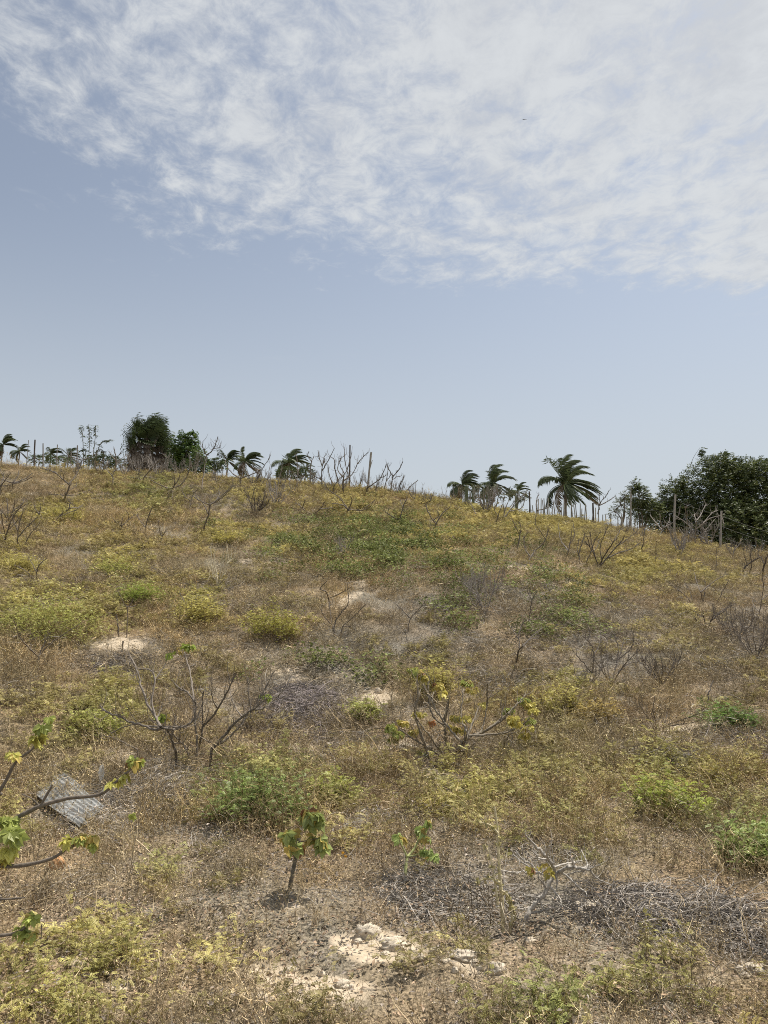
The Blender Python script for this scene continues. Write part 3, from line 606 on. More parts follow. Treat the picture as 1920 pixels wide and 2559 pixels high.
B(472,1276,58,'dark thin bare shrub leaning left, below the tall leader shrub',[[1,(472,1276),(478,1252),(484,1232)],[.8,(478,1252),(464,1242),(455,1226)],[.7,(484,1232),(492,1226),(496,1222)]])
B(143,1302,66,'leaning bare shrub pointing to the upper right, low on the left slope',[[1.1,(143,1302),(160,1282),(176,1270)],[(176,1270),(195,1268),(207,1262)],[.9,(174,1272),(176,1258),(172,1250)],[.8,(185,1300),(184,1285),(190,1275)]])
B(22,1302,62,'many stemmed dark bare shrub at the left edge',[[1,(22,1302),(20,1280),(18,1245)],[(22,1302),(35,1280),(55,1262),(60,1250)],[.8,(22,1302),(10,1285),(0,1275)],[.8,(30,1290),(48,1272),(75,1256)],[.8,(25,1290),(35,1265),(38,1245)]])
B(95,1305,50,'small bare shrub with two prongs between the left edge and the leaning shrub',[[1,(95,1305),(98,1285),(102,1268)],[.8,(98,1285),(90,1272),(86,1262)],[.8,(97,1290),(108,1300),(115,1302)]])
B(46,1373,122,'tall sparse bare shrub near the left edge, right one of a pair',[[1.2,(46,1373),(45,1335),(50,1300)],[(46,1340),(60,1325),(80,1305),(96,1290)],[.8,(45,1330),(36,1310),(30,1285)],[.8,(62,1360),(80,1330),(98,1310)],[.7,(50,1300),(56,1285),(62,1268)]])
B(9,1362,120,'tall bare shrub cut by the left edge, left one of a pair',[[1.2,(9,1362),(20,1325),(35,1290),(58,1258)],[(16,1340),(8,1310),(2,1270)],[.8,(22,1322),(40,1305),(50,1290)],[.8,(14,1345),(2,1330),(-10,1315)]])
B(121,1316,62,'bare V shaped twig shrub below the leaning shrub on the left slope',[[1,(121,1316),(140,1300),(160,1278)],[.8,(121,1316),(108,1298),(98,1280)],[.8,(150,1290),(175,1280),(205,1268)]])
B(361,1347,84,'straight bare stem with one short fork on the middle left slope',[[1.1,(361,1347),(366,1310),(382,1264)],[.8,(365,1315),(352,1300),(340,1285)]])
B(399,1368,66,'small kinked bare shrub right of the straight forked stem',[[1.1,(399,1368),(404,1345),(402,1335)],[.9,(402,1340),(398,1325),(396,1305)],[.8,(403,1342),(412,1330),(415,1325)]])
B(300,1330,46,'low spreading bare shrub in pale weeds on the left slope',[[1,(300,1330),(304,1310),(306,1295)],[.8,(303,1315),(290,1305),(280,1292)],[.8,(303,1315),(320,1302),(338,1285)],[.7,(320,1302),(322,1290),(318,1280)]])
B(504,1334,112,'tall bare shrub with a dark crooked trunk and two level arms',[[1.3,(504,1334),(515,1305),(521,1285),(524,1262)],[(521,1285),(510,1262),(500,1247)],[(524,1263),(545,1248),(582,1214)],[.7,(540,1250),(548,1235),(546,1225)]],dY=-0.3)
B(806,1224,102,'bare shrub with branches fanned upward, left one of the crest group',[[1.3,(806,1224),(805,1205),(804,1190)],[(804,1200),(790,1192),(775,1182),(768,1165)],[.9,(806,1190),(806,1170),(812,1145)],[.9,(808,1165),(800,1145),(795,1125)],[.9,(806,1180),(820,1155),(836,1120)],[.8,(811,1180),(812,1150),(811,1140)]],tw=6)
B(833,1238,112,'bare shrub with long crossing limbs in the middle of the crest group',[[1.2,(833,1238),(836,1215),(845,1200)],[(845,1200),(838,1175),(836,1150),(824,1140)],[.9,(845,1200),(865,1180),(875,1150),(880,1130)],[.9,(838,1215),(825,1190),(820,1160)],[.8,(862,1182),(850,1160),(852,1145)]],tw=6)
B(860,1238,104,'bare shrub with dense crossed twigs beside the dark leaning stake',[[1.2,(860,1238),(858,1210),(860,1190)],[(859,1200),(880,1185),(893,1160),(895,1145)],[.9,(860,1195),(845,1175),(850,1150),(866,1135)],[.8,(872,1190),(862,1150),(862,1120)],[.9,(893,1160),(905,1145),(920,1130)]],tw=7)
B(776,1180,60,'thin crest shrub seen against the sky left of the crest group',[[1,(776,1180),(778,1160),(785,1140)],[.8,(780,1152),(770,1138),(772,1128)]],tw=3)
B(915,1238,84,'bare shrub throwing one smooth limb to the right of the split stake',[[1.1,(915,1238),(918,1222),(922,1216)],[1,(920,1219),(940,1205),(953,1190),(968,1158)],[.8,(950,1195),(958,1192),(965,1188)],[.7,(922,1216),(912,1200),(908,1180)]])
B(976,1230,78,'bare shrub leaning right on the crest, right end of the crest group',[[1.2,(976,1230),(979,1205),(983,1188)],[(983,1190),(972,1172),(968,1160)],[(983,1190),(998,1172),(1007,1154)],[.7,(980,1200),(990,1192),(1000,1190)]])
B(1004,1238,56,'small bare shrub with drooping right arm below the crest line',[[1,(1004,1238),(998,1222),(1002,1205)],[.9,(1004,1232),(1018,1225),(1030,1212),(1045,1200)],[.8,(1000,1212),(1006,1200),(1010,1190)]])
B(958,1232,60,'thin upright bare sapling just right of the split stake',[[.9,(958,1232),(966,1200),(970,1175)],[.7,(966,1200),(975,1190),(976,1180)]],tw=2)
B(874,1290,68,'low flat spreading bare shrub in the middle under the crest group',[[1.3,(874,1290),(872,1275),(872,1272)],[(872,1276),(855,1262),(830,1258)],[(872,1274),(900,1276),(918,1272),(926,1266)],[.9,(872,1275),(858,1255),(842,1238),(822,1225)],[.9,(873,1272),(880,1250),(876,1240)],[.8,(884,1298),(905,1275),(938,1250)]],tw=5)
B(774,1290,56,'dead bare shrub with crossed sticks lying toward the left',[[1,(774,1290),(762,1275),(748,1262),(740,1258)],[.9,(780,1290),(800,1272),(812,1255)],[.8,(800,1272),(820,1270),(832,1268)],[.8,(755,1268),(760,1255),(762,1248)]])
B(998,1318,80,'dark forked bare shrub standing alone right of the flat spreading shrub',[[1.1,(998,1318),(1000,1295),(1010,1262),(1018,1245)],[.9,(1000,1300),(980,1290),(962,1278)],[.7,(1008,1268),(1002,1255),(1003,1248)]])
B(1086,1331,76,'bare shrub forming an even V with a dark trunk below the paired palms',[[1.3,(1086,1331),(1090,1310)],[(1090,1312),(1078,1295),(1068,1275),(1066,1262)],[(1090,1312),(1105,1285),(1128,1265)],[.8,(1082,1300),(1095,1290),(1092,1275)],[.7,(1090,1312),(1075,1318),(1070,1322)]])
B(742,1230,92,'single thin straight bare pole of a shrub right of the lone crest palm',[[.9,(742,1230),(743,1190),(742,1150),(738,1135)],[.6,(743,1180),(748,1170),(750,1160)]],tw=3)
B(662,1232,80,'thin leaning bare stem under the lone crest palm',[[.8,(662,1232),(668,1200),(676,1160)],[.6,(668,1200),(676,1188),(680,1180)]],tw=2)
B(692,1225,66,'thin bare sapling under the right side of the lone crest palm',[[.8,(692,1225),(700,1190),(706,1160)]],tw=3)
B(640,1215,50,'thin grey twig shrub between the paired palms and the lone palm',[[.8,(640,1215),(644,1190),(640,1168)],[.7,(643,1195),(652,1180),(656,1172)]],tw=3)
B(1258,1300,86,'grey bare shrub with many upright stems in front of the paired palms, right one',[[1.1,(1258,1300),(1262,1275),(1270,1255)],[(1264,1300),(1280,1275),(1300,1250),(1320,1225)],[.9,(1262,1280),(1258,1255),(1262,1240)],[.9,(1275,1282),(1300,1275),(1310,1262),(1312,1240)],[.8,(1282,1272),(1290,1250),(1286,1235)]],col=PALE,tw=5)
B(1215,1285,72,'grey bushy bare shrub in front of the paired palms, left one',None,nst=6,spread=.5,col=PALE,tw=7)
B(1238,1318,62,'thin dark bare stem pair below the grey crest shrubs',[[.9,(1238,1318),(1245,1290),(1256,1260)],[.8,(1190,1285),(1182,1270),(1175,1250)],[.7,(1245,1292),(1236,1275),(1238,1262)]])
B(1345,1275,60,'bare shrub with a bent elbow limb left of the big windblown palm foot',[[1,(1345,1300),(1343,1278),(1340,1265)],[.9,(1342,1274),(1360,1272),(1375,1265)],[.8,(1341,1268),(1343,1245),(1348,1235)]])
B(1320,1412,112,'dark forked bare shrub on the right slope, its left limb bent like an elbow',[[1.3,(1320,1412),(1326,1392),(1338,1375)],[(1326,1392),(1312,1370),(1308,1340)],[(1338,1375),(1358,1358),(1370,1330),(1372,1315)],[.9,(1366,1345),(1352,1325),(1340,1308),(1340,1285)],[.7,(1308,1345),(1316,1335),(1322,1330)]])
B(1293,1373,66,'short dark bare stem with a crooked top left of the elbow limbed shrub',[[1.1,(1293,1373),(1298,1345),(1302,1325)],[.9,(1300,1335),(1290,1318),(1282,1302)],[.7,(1302,1330),(1303,1318),(1300,1312)]])
B(1495,1423,118,'large bare shrub with many limbs spreading like a fan on the right slope',[[1.3,(1495,1423),(1505,1400),(1520,1375),(1535,1352)],[1.2,(1503,1420),(1525,1392),(1545,1365),(1560,1345)],[1,(1520,1395),(1550,1382),(1578,1372),(1602,1355)],[1,(1495,1420),(1488,1395),(1475,1370),(1462,1352)],[.9,(1506,1400),(1500,1370),(1510,1340),(1518,1318)],[.9,(1488,1395),(1478,1360),(1476,1330)],[.8,(1535,1352),(1545,1335),(1552,1320)],[.8,(1545,1368),(1565,1352),(1590,1330)],[.7,(1475,1370),(1468,1345),(1462,1335)]],tw=6,col=DARKB)
B(1450,1410,100,'upright bare shrub with parallel stems left of the fan shaped shrub',[[1.2,(1450,1410),(1448,1385),(1455,1355),(1462,1335)],[(1464,1408),(1475,1385),(1485,1355),(1500,1330)],[.8,(1450,1390),(1444,1370),(1448,1345)],[.8,(1478,1378),(1490,1370),(1498,1350)]],tw=5)
B(1413,1398,92,'tall thin pale bare shrub on the right slope left of the upright one',[[.9,(1413,1398),(1425,1360),(1430,1315)],[.8,(1418,1380),(1400,1350),(1395,1310)],[.8,(1424,1362),(1435,1340),(1432,1300)]],col=PALE,tw=5)
B(1604,1383,78,'single dark stub of a stem right of the fan shaped shrub',[[1.3,(1604,1383),(1608,1352)],[.7,(1608,1354),(1611,1330),(1610,1318)]],tw=1)
B(1638,1413,62,'short dark upright stem in weeds below the fence, left one',[[1.1,(1638,1413),(1640,1380),(1640,1352)]],tw=2,col=DARKB)
B(1495,1280,56,'bare crest shrub like a trident right of the big windblown palm',[[1.3,(1495,1285),(1497,1270),(1497,1262)],[(1497,1264),(1505,1250),(1515,1240),(1522,1226)],[.9,(1497,1264),(1515,1255),(1537,1241)],[.9,(1497,1262),(1492,1248),(1488,1250)],[.7,(1499,1258),(1497,1240),(1498,1230)]],dY=0)
B(1653,1340,74,'grey bare shrub with long limbs left of the middle fence post',[[1.1,(1653,1340),(1655,1325),(1660,1318)],[(1658,1325),(1640,1305),(1625,1288)],[(1660,1320),(1680,1308),(1695,1290),(1700,1265)],[.9,(1655,1322),(1650,1300),(1650,1285)],[.8,(1662,1315),(1672,1300),(1674,1285)]],col=PALE,tw=5)
B(1737,1363,108,'grey tangled bare shrub between the two tallest fence posts',[[1.2,(1737,1363),(1738,1330),(1742,1300)],[(1740,1305),(1735,1285),(1740,1290)],[(1742,1300),(1752,1285),(1764,1260)],[(1740,1325),(1770,1300),(1800,1290),(1810,1310)],[.9,(1738,1335),(1720,1310),(1690,1290)],[.9,(1718,1312),(1714,1285),(1713,1265)],[.9,(1750,1358),(1765,1325),(1785,1300)],[.9,(1760,1310),(1780,1285),(1795,1275)]],col=PALE,tw=8)
B(1772,1370,84,'grey bushy bare shrub left of the right hand fence post',None,nst=6,spread=.5,col=PALE,tw=8)
B(1700,1390,80,'pale dense bare shrub below the middle fence post',None,nst=7,spread=.5,col=PALE,tw=8)
B(1790,1436,66,'single straight dark stem below the right hand fence post',[[1,(1790,1436),(1790,1400),(1791,1370)]],tw=2)
B(1830,1400,56,'bare shrub with upright forks right of the right hand fence post',[[1,(1830,1400),(1834,1380),(1840,1360)],[.9,(1832,1390),(1820,1375),(1812,1360)],[.8,(1836,1375),(1848,1360),(1855,1345)]],col=PALE)
B(1865,1437,66,'dark stumpy bare shrub with a thick bent limb near the right edge',[[1.7,(1857,1437),(1860,1420),(1870,1410)],[1.1,(1868,1412),(1885,1400),(1902,1392)],[1,(1872,1437),(1878,1412),(1876,1380)],[.8,(1868,1410),(1860,1385),(1856,1360)]],col=DARKB)
B(1905,1437,80,'leaning dark bare shrub at the right edge on the crest shoulder',[[1.3,(1905,1437),(1912,1405),(1920,1385)],[.9,(1911,1408),(1905,1395),(1895,1388)],[.8,(1916,1395),(1925,1375),(1930,1360)]],col=DARKB)
B(1757,1504,84,'bare shrub on the right slope with five limbs spreading in a V',[[1.1,(1757,1504),(1753,1485),(1750,1478)],[(1735,1518),(1715,1490),(1690,1470),(1668,1452)],[(1752,1480),(1770,1465),(1790,1450),(1812,1436)],[.9,(1751,1480),(1742,1455),(1735,1430)],[.8,(1735,1518),(1725,1480),(1712,1455)],[.8,(1762,1505),(1765,1470),(1762,1450)],[.9,(1790,1510),(1805,1480),(1822,1450)]],tw=5)
B(1770,1576,80,'dark dense bare shrub against grey twigs on the right slope',[[1.3,(1770,1576),(1775,1555),(1790,1540),(1815,1525)],[(1765,1572),(1760,1545),(1758,1530)],[(1780,1550),(1800,1530),(1830,1512)],[.8,(1775,1556),(1785,1535),(1782,1518)],[.8,(1765,1570),(1745,1555),(1735,1540)]],tw=10,col=DARKB)
B(1893,1560,140,'tall thin bare shrub near the right edge in grey twigs',[[1,(1893,1560),(1900,1520),(1908,1470),(1905,1440)],[.8,(1898,1530),(1885,1515),(1880,1500)],[.8,(1905,1500),(1915,1490),(1925,1480)]],tw=5)
B(93,1680,132,'bare shrub with three curved prongs at the left edge among yellow weeds',[[1.6,(93,1680),(95,1655),(97,1638)],[1.1,(97,1640),(75,1620),(50,1590),(35,1550)],[1.1,(97,1638),(112,1608),(127,1580)],[1.1,(99,1640),(125,1610),(160,1585),(200,1560)],[.8,(80,1625),(78,1618),(77,1610)]],tw=3,split=True)
B(90,1452,76,'small bare V shaped shrub above the yellow weeds at the left',[[1,(90,1452),(92,1430),(100,1410),(118,1395)],[.8,(93,1428),(80,1405),(72,1392)],[.8,(85,1450),(60,1425),(35,1412)],[.7,(52,1452),(55,1440)]])
B(298,1593,82,'bare snapped stem with a forked twig above the bare sand patch',[[1.3,(298,1593),(295,1568),(291,1535)],[.8,(318,1570),(318,1520),(310,1508),(292,1470)],[.8,(318,1520),(328,1508),(336,1495)],[.7,(318,1516),(330,1516),(340,1512)]],tw=1,split=True)
B(465,1529,66,'pair of thin bare sticks rising from yellow weeds, left of centre',[[1,(465,1529),(460,1505),(448,1478)],[.9,(478,1520),(488,1500),(493,1488)]],tw=1)
B(838,1600,150,'bare shrub with a thick foot and five curving limbs at the centre',[[1.5,(838,1600),(835,1575),(828,1550),(822,1500)],[1.1,(845,1595),(842,1565),(850,1540),(872,1510),(870,1480)],[1,(850,1570),(880,1545),(900,1525),(915,1510)],[1,(822,1502),(815,1480),(800,1470),(818,1452)],[.9,(822,1495),(845,1485),(865,1475),(880,1466)],[.9,(832,1560),(815,1545),(798,1518)],[.8,(855,1575),(880,1570),(900,1560)]],tw=5,split=True)
B(1290,1657,160,'dark leaning bare shrub in the dip right of centre',[[1.5,(1290,1657),(1295,1630),(1306,1615)],[1,(1304,1618),(1322,1600),(1345,1595)],[1,(1300,1625),(1298,1595),(1302,1570),(1310,1555)],[.9,(1306,1615),(1330,1590),(1355,1570)],[.8,(1300,1600),(1285,1580),(1280,1565)]],tw=7,split=True,col=DARKB)
B(1321,1553,86,'thin dark upright stem above the leaning shrub right of centre',[[1.1,(1321,1553),(1326,1525),(1330,1500),(1345,1475)],[.7,(1330,1500),(1320,1480),(1318,1462)]],tw=4)
B(1527,1715,165,'dense grey twiggy bare bush on the right side of the dip',[[1.2,(1527,1715),(1535,1680),(1548,1640),(1560,1600)],[1.1,(1522,1712),(1515,1670),(1520,1630)],[1.1,(1530,1712),(1555,1670),(1590,1630)],[1,(1525,1712),(1500,1670),(1480,1640)],[1,(1535,1690),(1570,1660),(1610,1650)],[.9,(1520,1700),(1505,1650),(1502,1600)],[.9,(1540,1665),(1545,1620),(1535,1585)],[.9,(1550,1650),(1580,1620),(1585,1590)]],tw=16,split=True)
B(1482,1680,120,'bare shrub with a kinked dark trunk left of the twiggy bush',[[1.5,(1482,1680),(1484,1650),(1482,1620),(1470,1600)],[1,(1478,1608),(1460,1590),(1440,1585)],[.9,(1483,1640),(1495,1620),(1500,1600)],[1.1,(1475,1682),(1455,1655),(1430,1625)],[.9,(1495,1685),(1505,1675),(1508,1665)],[.8,(1470,1600),(1475,1580),(1468,1560)]],tw=5,split=True)
B(1655,1709,86,'small round twiggy bare bush right of the dense grey one',None,nst=9,spread=.6,tw=8)
B(1640,1830,105,'low spreading bare shrub with many dark twigs beside the pale sand strip',[[1.2,(1640,1830),(1638,1800),(1632,1775)],[1.1,(1640,1828),(1620,1795),(1598,1760)],[1,(1645,1828),(1665,1800),(1668,1775)],[1,(1645,1828),(1680,1810),(1720,1795),(1750,1782)],[1,(1650,1830),(1690,1815),(1740,1805)],[.9,(1635,1828),(1615,1815),(1600,1800)],[.9,(1640,1815),(1630,1790),(1635,1750)]],tw=9,split=True,col=DARKB)
B(1770,1772,76,'single leaning dark stick above the green creeper clump at the right',[[1.5,(1770,1772),(1770,1745),(1775,1720),(1783,1700)]],tw=1)
B(1020,1582,70,'bare shrub with a flat V shape right of the centre limbs',[[1,(1020,1582),(1022,1560),(1026,1545)],[.9,(1026,1546),(1005,1525),(985,1505)],[.9,(1026,1546),(1045,1525),(1062,1505)],[.8,(1022,1560),(1000,1560),(990,1572)]],tw=8)
B(1215,1535,110,'rounded pale twiggy bush in the middle of the dark creepers',None,nst=9,spread=.55,col=PALE,tw=8,rpx=2.3)
B(1190,1490,80,'small pale twiggy bush above the rounded one among creepers',None,nst=7,spread=.5,col=PALE,tw=7,rpx=2.2)
B(860,1400,70,'pale wispy twig bush inside the left part of the creepers',None,nst=5,spread=.35,col=PALE,tw=5,rpx=2.0)
B(690,1270,80,'pale twiggy bush under the lone crest palm, larger one',None,nst=8,spread=.6,col=PALE,tw=9,rpx=2.2)
B(640,1290,70,'dark tangled twig bush left of the pale one under the lone palm',None,nst=8,spread=.5,col=DARKB,tw=9,rpx=2.2)
B(395,1190,60,'grey twig bush at the foot of the fan palm, right one',None,nst=8,spread=.6,col=PALE,tw=8,rpx=2.4)
B(345,1185,56,'grey twig bush at the foot of the fan palm, left one',None,nst=7,spread=.6,col=PALE,tw=8,rpx=2.4)
B(545,1470,110,'pale wispy dead weed stalks with white tufts left of centre',None,nst=5,spread=.3,col=(.5,.45,.33),tw=7,rpx=2.3)
B(1890,1650,130,'grey brushy bare bush at the right edge below the tall thin shrub',None,nst=9,spread=.6,tw=9,rpx=2.4)
B(1840,1610,100,'grey brushy bare bush left of the one at the right edge',None,nst=9,spread=.6,tw=9,rpx=2.4)
B(1470,1720,70,'thin twiggy bare bush at the foot of the kinked trunk',None,nst=6,spread=.5,tw=6,rpx=2.3)
_r = np.random.default_rng(99)
for x in (190, 240, 318, 440, 478, 545, 628, 660, 705, 752, 790, 820, 848, 890, 940, 990, 1035, 1075, 1120, 1180, 1225, 1560, 1610, 1720, 1830, 1880):
    yc = float(np.interp(x, [0, 480, 960, 1200, 1440, 1680, 1920], [1165, 1185, 1224, 1264, 1302, 1344, 1400]))+_r.uniform(2, 22)
    B(x+_r.normal()*6, yc, _r.uniform(34, 66), 'one of many thin grey twiggy shrubs crowded along the crest line', None, nst=int(_r.integers(3, 7)), spread=.45, col=(.19, .17, .15), tw=6, rpx=1.9, name='twiggy_shrub', cat='twiggy shrub', group='thin twiggy shrubs crowded along the crest')
# ------------------------------------------------------------------ the two large shrubs of the middle ground
def big_left():
    px, py = 500, 1930; s0 = lambda x, y: (200+x*0.33735, 1580+y*0.33735)
    T = [[2.0,(886,1040),(890,980),(880,930),(860,905)],
         [1.5,(720,905),(690,840),(655,730),(600,700)],[1.3,(600,700),(560,630),(500,520),(450,370),(405,240),(370,175)],[1.1,(570,625),(548,520),(560,360),(520,285),(440,275)],[.9,(560,360),(600,300),(635,235)],
         [1.3,(610,715),(560,728),(480,700),(380,672),(290,625),(200,590),(150,545)],[1.2,(470,695),(640,705),(760,700),(830,650),(855,570),(850,510)],[1.1,(640,710),(720,715),(800,690),(840,640)],
         [1.0,(850,510),(800,450),(745,420),(700,378)],[1.0,(848,520),(832,430),(815,300),(790,200),(768,130)],[1.1,(870,790),(855,700),(850,600),(855,550)],
         [1.3,(850,890),(885,810),(905,700),(920,680)],[.9,(905,700),(905,600),(910,490),(915,440)],[1.2,(900,700),(980,620),(1040,530),(1100,420),(1155,305)],[.8,(1000,565),(975,500),(978,400)],
         [1.5,(960,880),(1050,790),(1160,660),(1250,590),(1290,570)],[1.4,(1020,860),(1120,790),(1200,690),(1250,600)],[1.0,(1290,570),(1350,520),(1380,490)],[1.1,(1280,590),(1370,570),(1430,510),(1530,405)],[.8,(1255,540),(1245,440),(1240,330)],
         [.9,(1300,560),(1350,460),(1430,300)],[.8,(1190,600),(1140,530),(1105,420)],[1.2,(860,900),(780,840),(720,790),(660,710)],[.8,(850,1090),(845,1030),(790,900),(770,840)],[.8,(590,625),(605,580),(610,535)],
         [.7,(755,790),(755,700),(740,660)],[.7,(900,790),(1000,840),(1090,860)],[.6,(230,750),(310,710),(450,665),(600,650)],[.8,(450,880),(330,820),(215,770)]]
    TT = [[t[0]]+[s0(*p) for p in t[1:]] for t in T]
    TT[0][1] = (px, py)
    r = shrub(px, py, 300, 'large nearly leafless shrub with long arching limbs left of centre', TT, rpx=4.8, tw=9, split=True, name='large_shrub', cat='shrub', group=None, dep=0.25, sides=6, seed=3, col=(0.165, 0.14, 0.115))
    rng = np.random.default_rng(2); q = QM(); Y = r.location[1]
    for (x, y) in ((768,110),(800,100),(600,640),(620,620),(1370,480),(700,160)):
        X, Yp = s0(x, y); leaf_cluster(rng, q, at(X, Yp, Y), 4, 0.07, (0.27, 0.33, 0.07))
    local(q, 'leaves', M_LEAF, r)
def big_right():
    px, py = 1130, 1905; s0 = lambda x, y: (940+x*0.2771, 1640+y*0.2771)
    T = [[2.3,(685,945),(720,890),(770,800),(825,715)],[1.6,(520,1110),(500,1010),(460,860),(400,690),(350,520),(350,465)],[1.3,(350,465),(378,370),(375,250),(365,220)],
         [1.3,(640,925),(560,890),(440,820),(320,740),(205,655)],[1.0,(600,895),(575,840),(540,800),(490,720),(420,640),(340,515)],[1.3,(665,920),(650,820),(630,720),(622,560),(640,460),(655,390)],[.9,(640,590),(652,500),(658,400)],
         [1.3,(772,775),(700,700),(620,600),(520,440),(470,330),(420,245)],[1.1,(605,615),(540,570),(490,500),(468,380),(465,280),(480,180)],[.8,(505,400),(515,340),(525,290)],
         [1.2,(825,712),(850,650),(890,560),(930,440)],[1.2,(820,700),(790,620),(755,580)],[1.0,(773,590),(770,480),(785,320),(790,300)],
         [1.5,(800,770),(870,720),(960,690),(1070,610),(1180,520)],[1.3,(960,695),(1060,640),(1140,575),(1190,520)],[1.4,(835,714),(960,710),(1100,700),(1230,660),(1290,640)],
         [1.0,(1190,515),(1250,450),(1310,390),(1345,350)],[.9,(940,680),(970,590),(1000,450),(1005,390)],[1.0,(1005,420),(1003,320),(1005,250)],[.8,(1010,395),(1060,350),(1110,315)],
         [.9,(1290,640),(1340,600),(1390,560)],[.8,(1240,870),(1235,760),(1220,680)],[.8,(1140,820),(1180,750),(1215,690)]]
    TT = [[t[0]]+[s0(*p) for p in t[1:]] for t in T]; TT[0][1] = (px, py)
    r = shrub(px, py, 300, 'large shrub with yellowing leaves at its branch tips right of centre', TT, rpx=4.8, tw=6, split=True, name='large_shrub', cat='shrub', group=None, dep=0.22, sides=6, seed=8, col=(0.20, 0.17, 0.13))
    rng = np.random.default_rng(5); Y = r.location[1]
    for (x, y, n, c) in ((380,150,16,0),(330,120,8,0),(420,190,10,1),(560,270,12,1),(600,340,5,1),(820,240,11,0),(870,310,4,1),(140,650,16,0),(200,700,12,0),(160,740,9,0),(250,600,8,1),(340,680,6,1),(720,560,9,1),(820,570,10,1),(700,650,6,1),
                         (1200,490,14,0),(1240,570,14,1),(1260,610,8,1),(1330,400,14,0),(1380,440,9,1),(1420,500,6,1),(1380,580,10,0),(1330,710,6,1),(410,870,5,0),(390,520,6,1),(490,600,3,2),(945,430,3,1),(760,680,4,1),(1370,650,4,1)):
        X, Yp = s0(x, y); q = QM(); leaf_cluster(rng, q, at(X, Yp, Y+rng.normal()*0.15), int(n*1.9), 0.062, [(0.38,0.42,0.12),(0.54,0.48,0.14),(0.45,0.20,0.08)][c])
        local(q, 'leaf_cluster', M_LEAF, r)
big_left(); big_right()
# ------------------------------------------------------------------ near plants
def near_left():
    Y = 3.3; base = np.array([-2.6, 3.1, 0.0]); base[2] = float(ground(base[0], base[1]))
    root = empty('leafy_shrub', base, 'leafy shrub rooted outside the left edge, dark limbs with lobed leaves', 'shrub')
    rng = np.random.default_rng(11); r = 0.0095
    q = QM(); tube(q, spline([base-np.array([0, 0, .05]), base+np.array([.05, 0, .35]), at(-330, 1990, 3.15), at(-300, 1850, 3.1)], 6), 0.03, 0.018, BARK, 7); local(q, 'trunk', M_BARK, root, True)
    hub = base+np.array([.06, 0.02, .4])
    br = [([(-60,2090),(60,2034),(100,2015),(170,1995),(250,1985),(295,1950),(330,1920)],1.2,3.3),([(102,2014),(112,1995),(128,1968),(131,1962)],.7,3.3),([(-60,2020),(0,1975),(40,1905),(85,1868),(118,1812)],1.0,3.45),
          ([(-80,2155),(0,2164),(60,2162),(130,2145),(170,2120),(222,2098)],1.1,3.2),([(-80,2345),(0,2338),(38,2332),(60,2320),(85,2290)],.9,3.1),([(-60,2250),(0,2248),(62,2243)],.7,3.2),([(98,2013),(80,1996),(55,1984)],.4,3.35)]
    for P, k, y in br:
        W = [at(a, b, y+0.0*i) for i, (a, b) in enumerate(P)]
        if P[0][0] < -40: W = [hub]+W
        q = QM(); tube(q, spline(W, 6), r*k, r*k*0.45, (0.15, 0.125, 0.10), 8, 0.04, rng)
        if k > .85:
            for i in range(6):                                   # pale leaf scars
                pass
        local(q, 'branch', M_BARK, root, True)
    gcol = (0.38, 0.43, 0.12); ycol = (0.52, 0.50, 0.14)
    for (a, b, n, L_, y, c) in ((25,2050,7,.075,3.28,0),(30,2085,7,.08,3.2,0),(18,2125,6,.075,3.2,1),(5,2150,3,.06,3.2,1),(92,1845,4,.07,3.4,1),(108,1815,4,.065,3.42,0),(125,1795,3,.05,3.45,0),(35,1885,3,.06,3.45,1),
                                (330,1905,6,.065,3.32,0),(345,1900,5,.06,3.3,0),(310,1940,4,.06,3.3,1),(285,1955,2,.05,3.3,1),(170,2100,5,.055,3.2,1),(200,2092,5,.055,3.2,0),(228,2095,6,.055,3.2,0),(235,2110,3,.05,3.2,0),
                                (55,2325,5,.055,3.1,0),(82,2292,5,.055,3.1,0),(75,2335,4,.055,3.1,0),(328,2040,1,.04,3.3,0)):
        q = QM(); leaf_cluster(rng, q, at(a, b, y), n+1, L_*.8, (gcol, ycol)[c], droop=0.9, spread=0.45); local(q, 'leaf_cluster', M_LEAF, root)
near_left()
def seedling(px, py, traces, clusters, label, rpx, col, leafcol, L_, seed):
    rng = np.random.default_rng(seed); base = G(px, py); Y = base[1]; s = px_scale(Y)
    root = empty('seedling', base, label, 'seedling')
    for i, T in enumerate(traces):
        W = np.array([at(p[0], p[1], Y+0.03*j*(-1)**i) for j, p in enumerate(T[1:])]); 
        if i == 0: W[0] = base-np.array([0, 0, .03])
        q = QM(); tube(q, spline(W, 5), rpx*T[0]*s/2, rpx*T[0]*s*0.3, col, 8, .05, rng); local(q, 'stem' if i == 0 else 'branch', M_BARK, root, True)
    for (x, y, n) in clusters:
        q = QM(); leaf_cluster(rng, q, at(x, y, Y+rng.normal()*0.03), n, L_, leafcol, droop=0.9, lobes=5, spread=0.6); local(q, 'leaf_cluster', M_LEAF, root)
seedling(722,2228,[[1.0,(722,2228),(730,2190),(738,2150),(745,2105),(752,2075),(760,2060)],[.25,(745,2105),(770,2100),(795,2095)],[.25,(748,2090),(725,2085),(715,2075)],[.25,(742,2120),(735,2115),(730,2115)]],
         [(775,2035,7),(785,2050,7),(765,2045,5),(795,2100,5),(810,2110,3),(725,2080,5),(715,2085,2),(732,2118,4)],'dark green drooping seedling on a thick dark stem in the foreground',11,(0.14,0.12,0.09),(0.30,0.35,0.12),0.085,21)
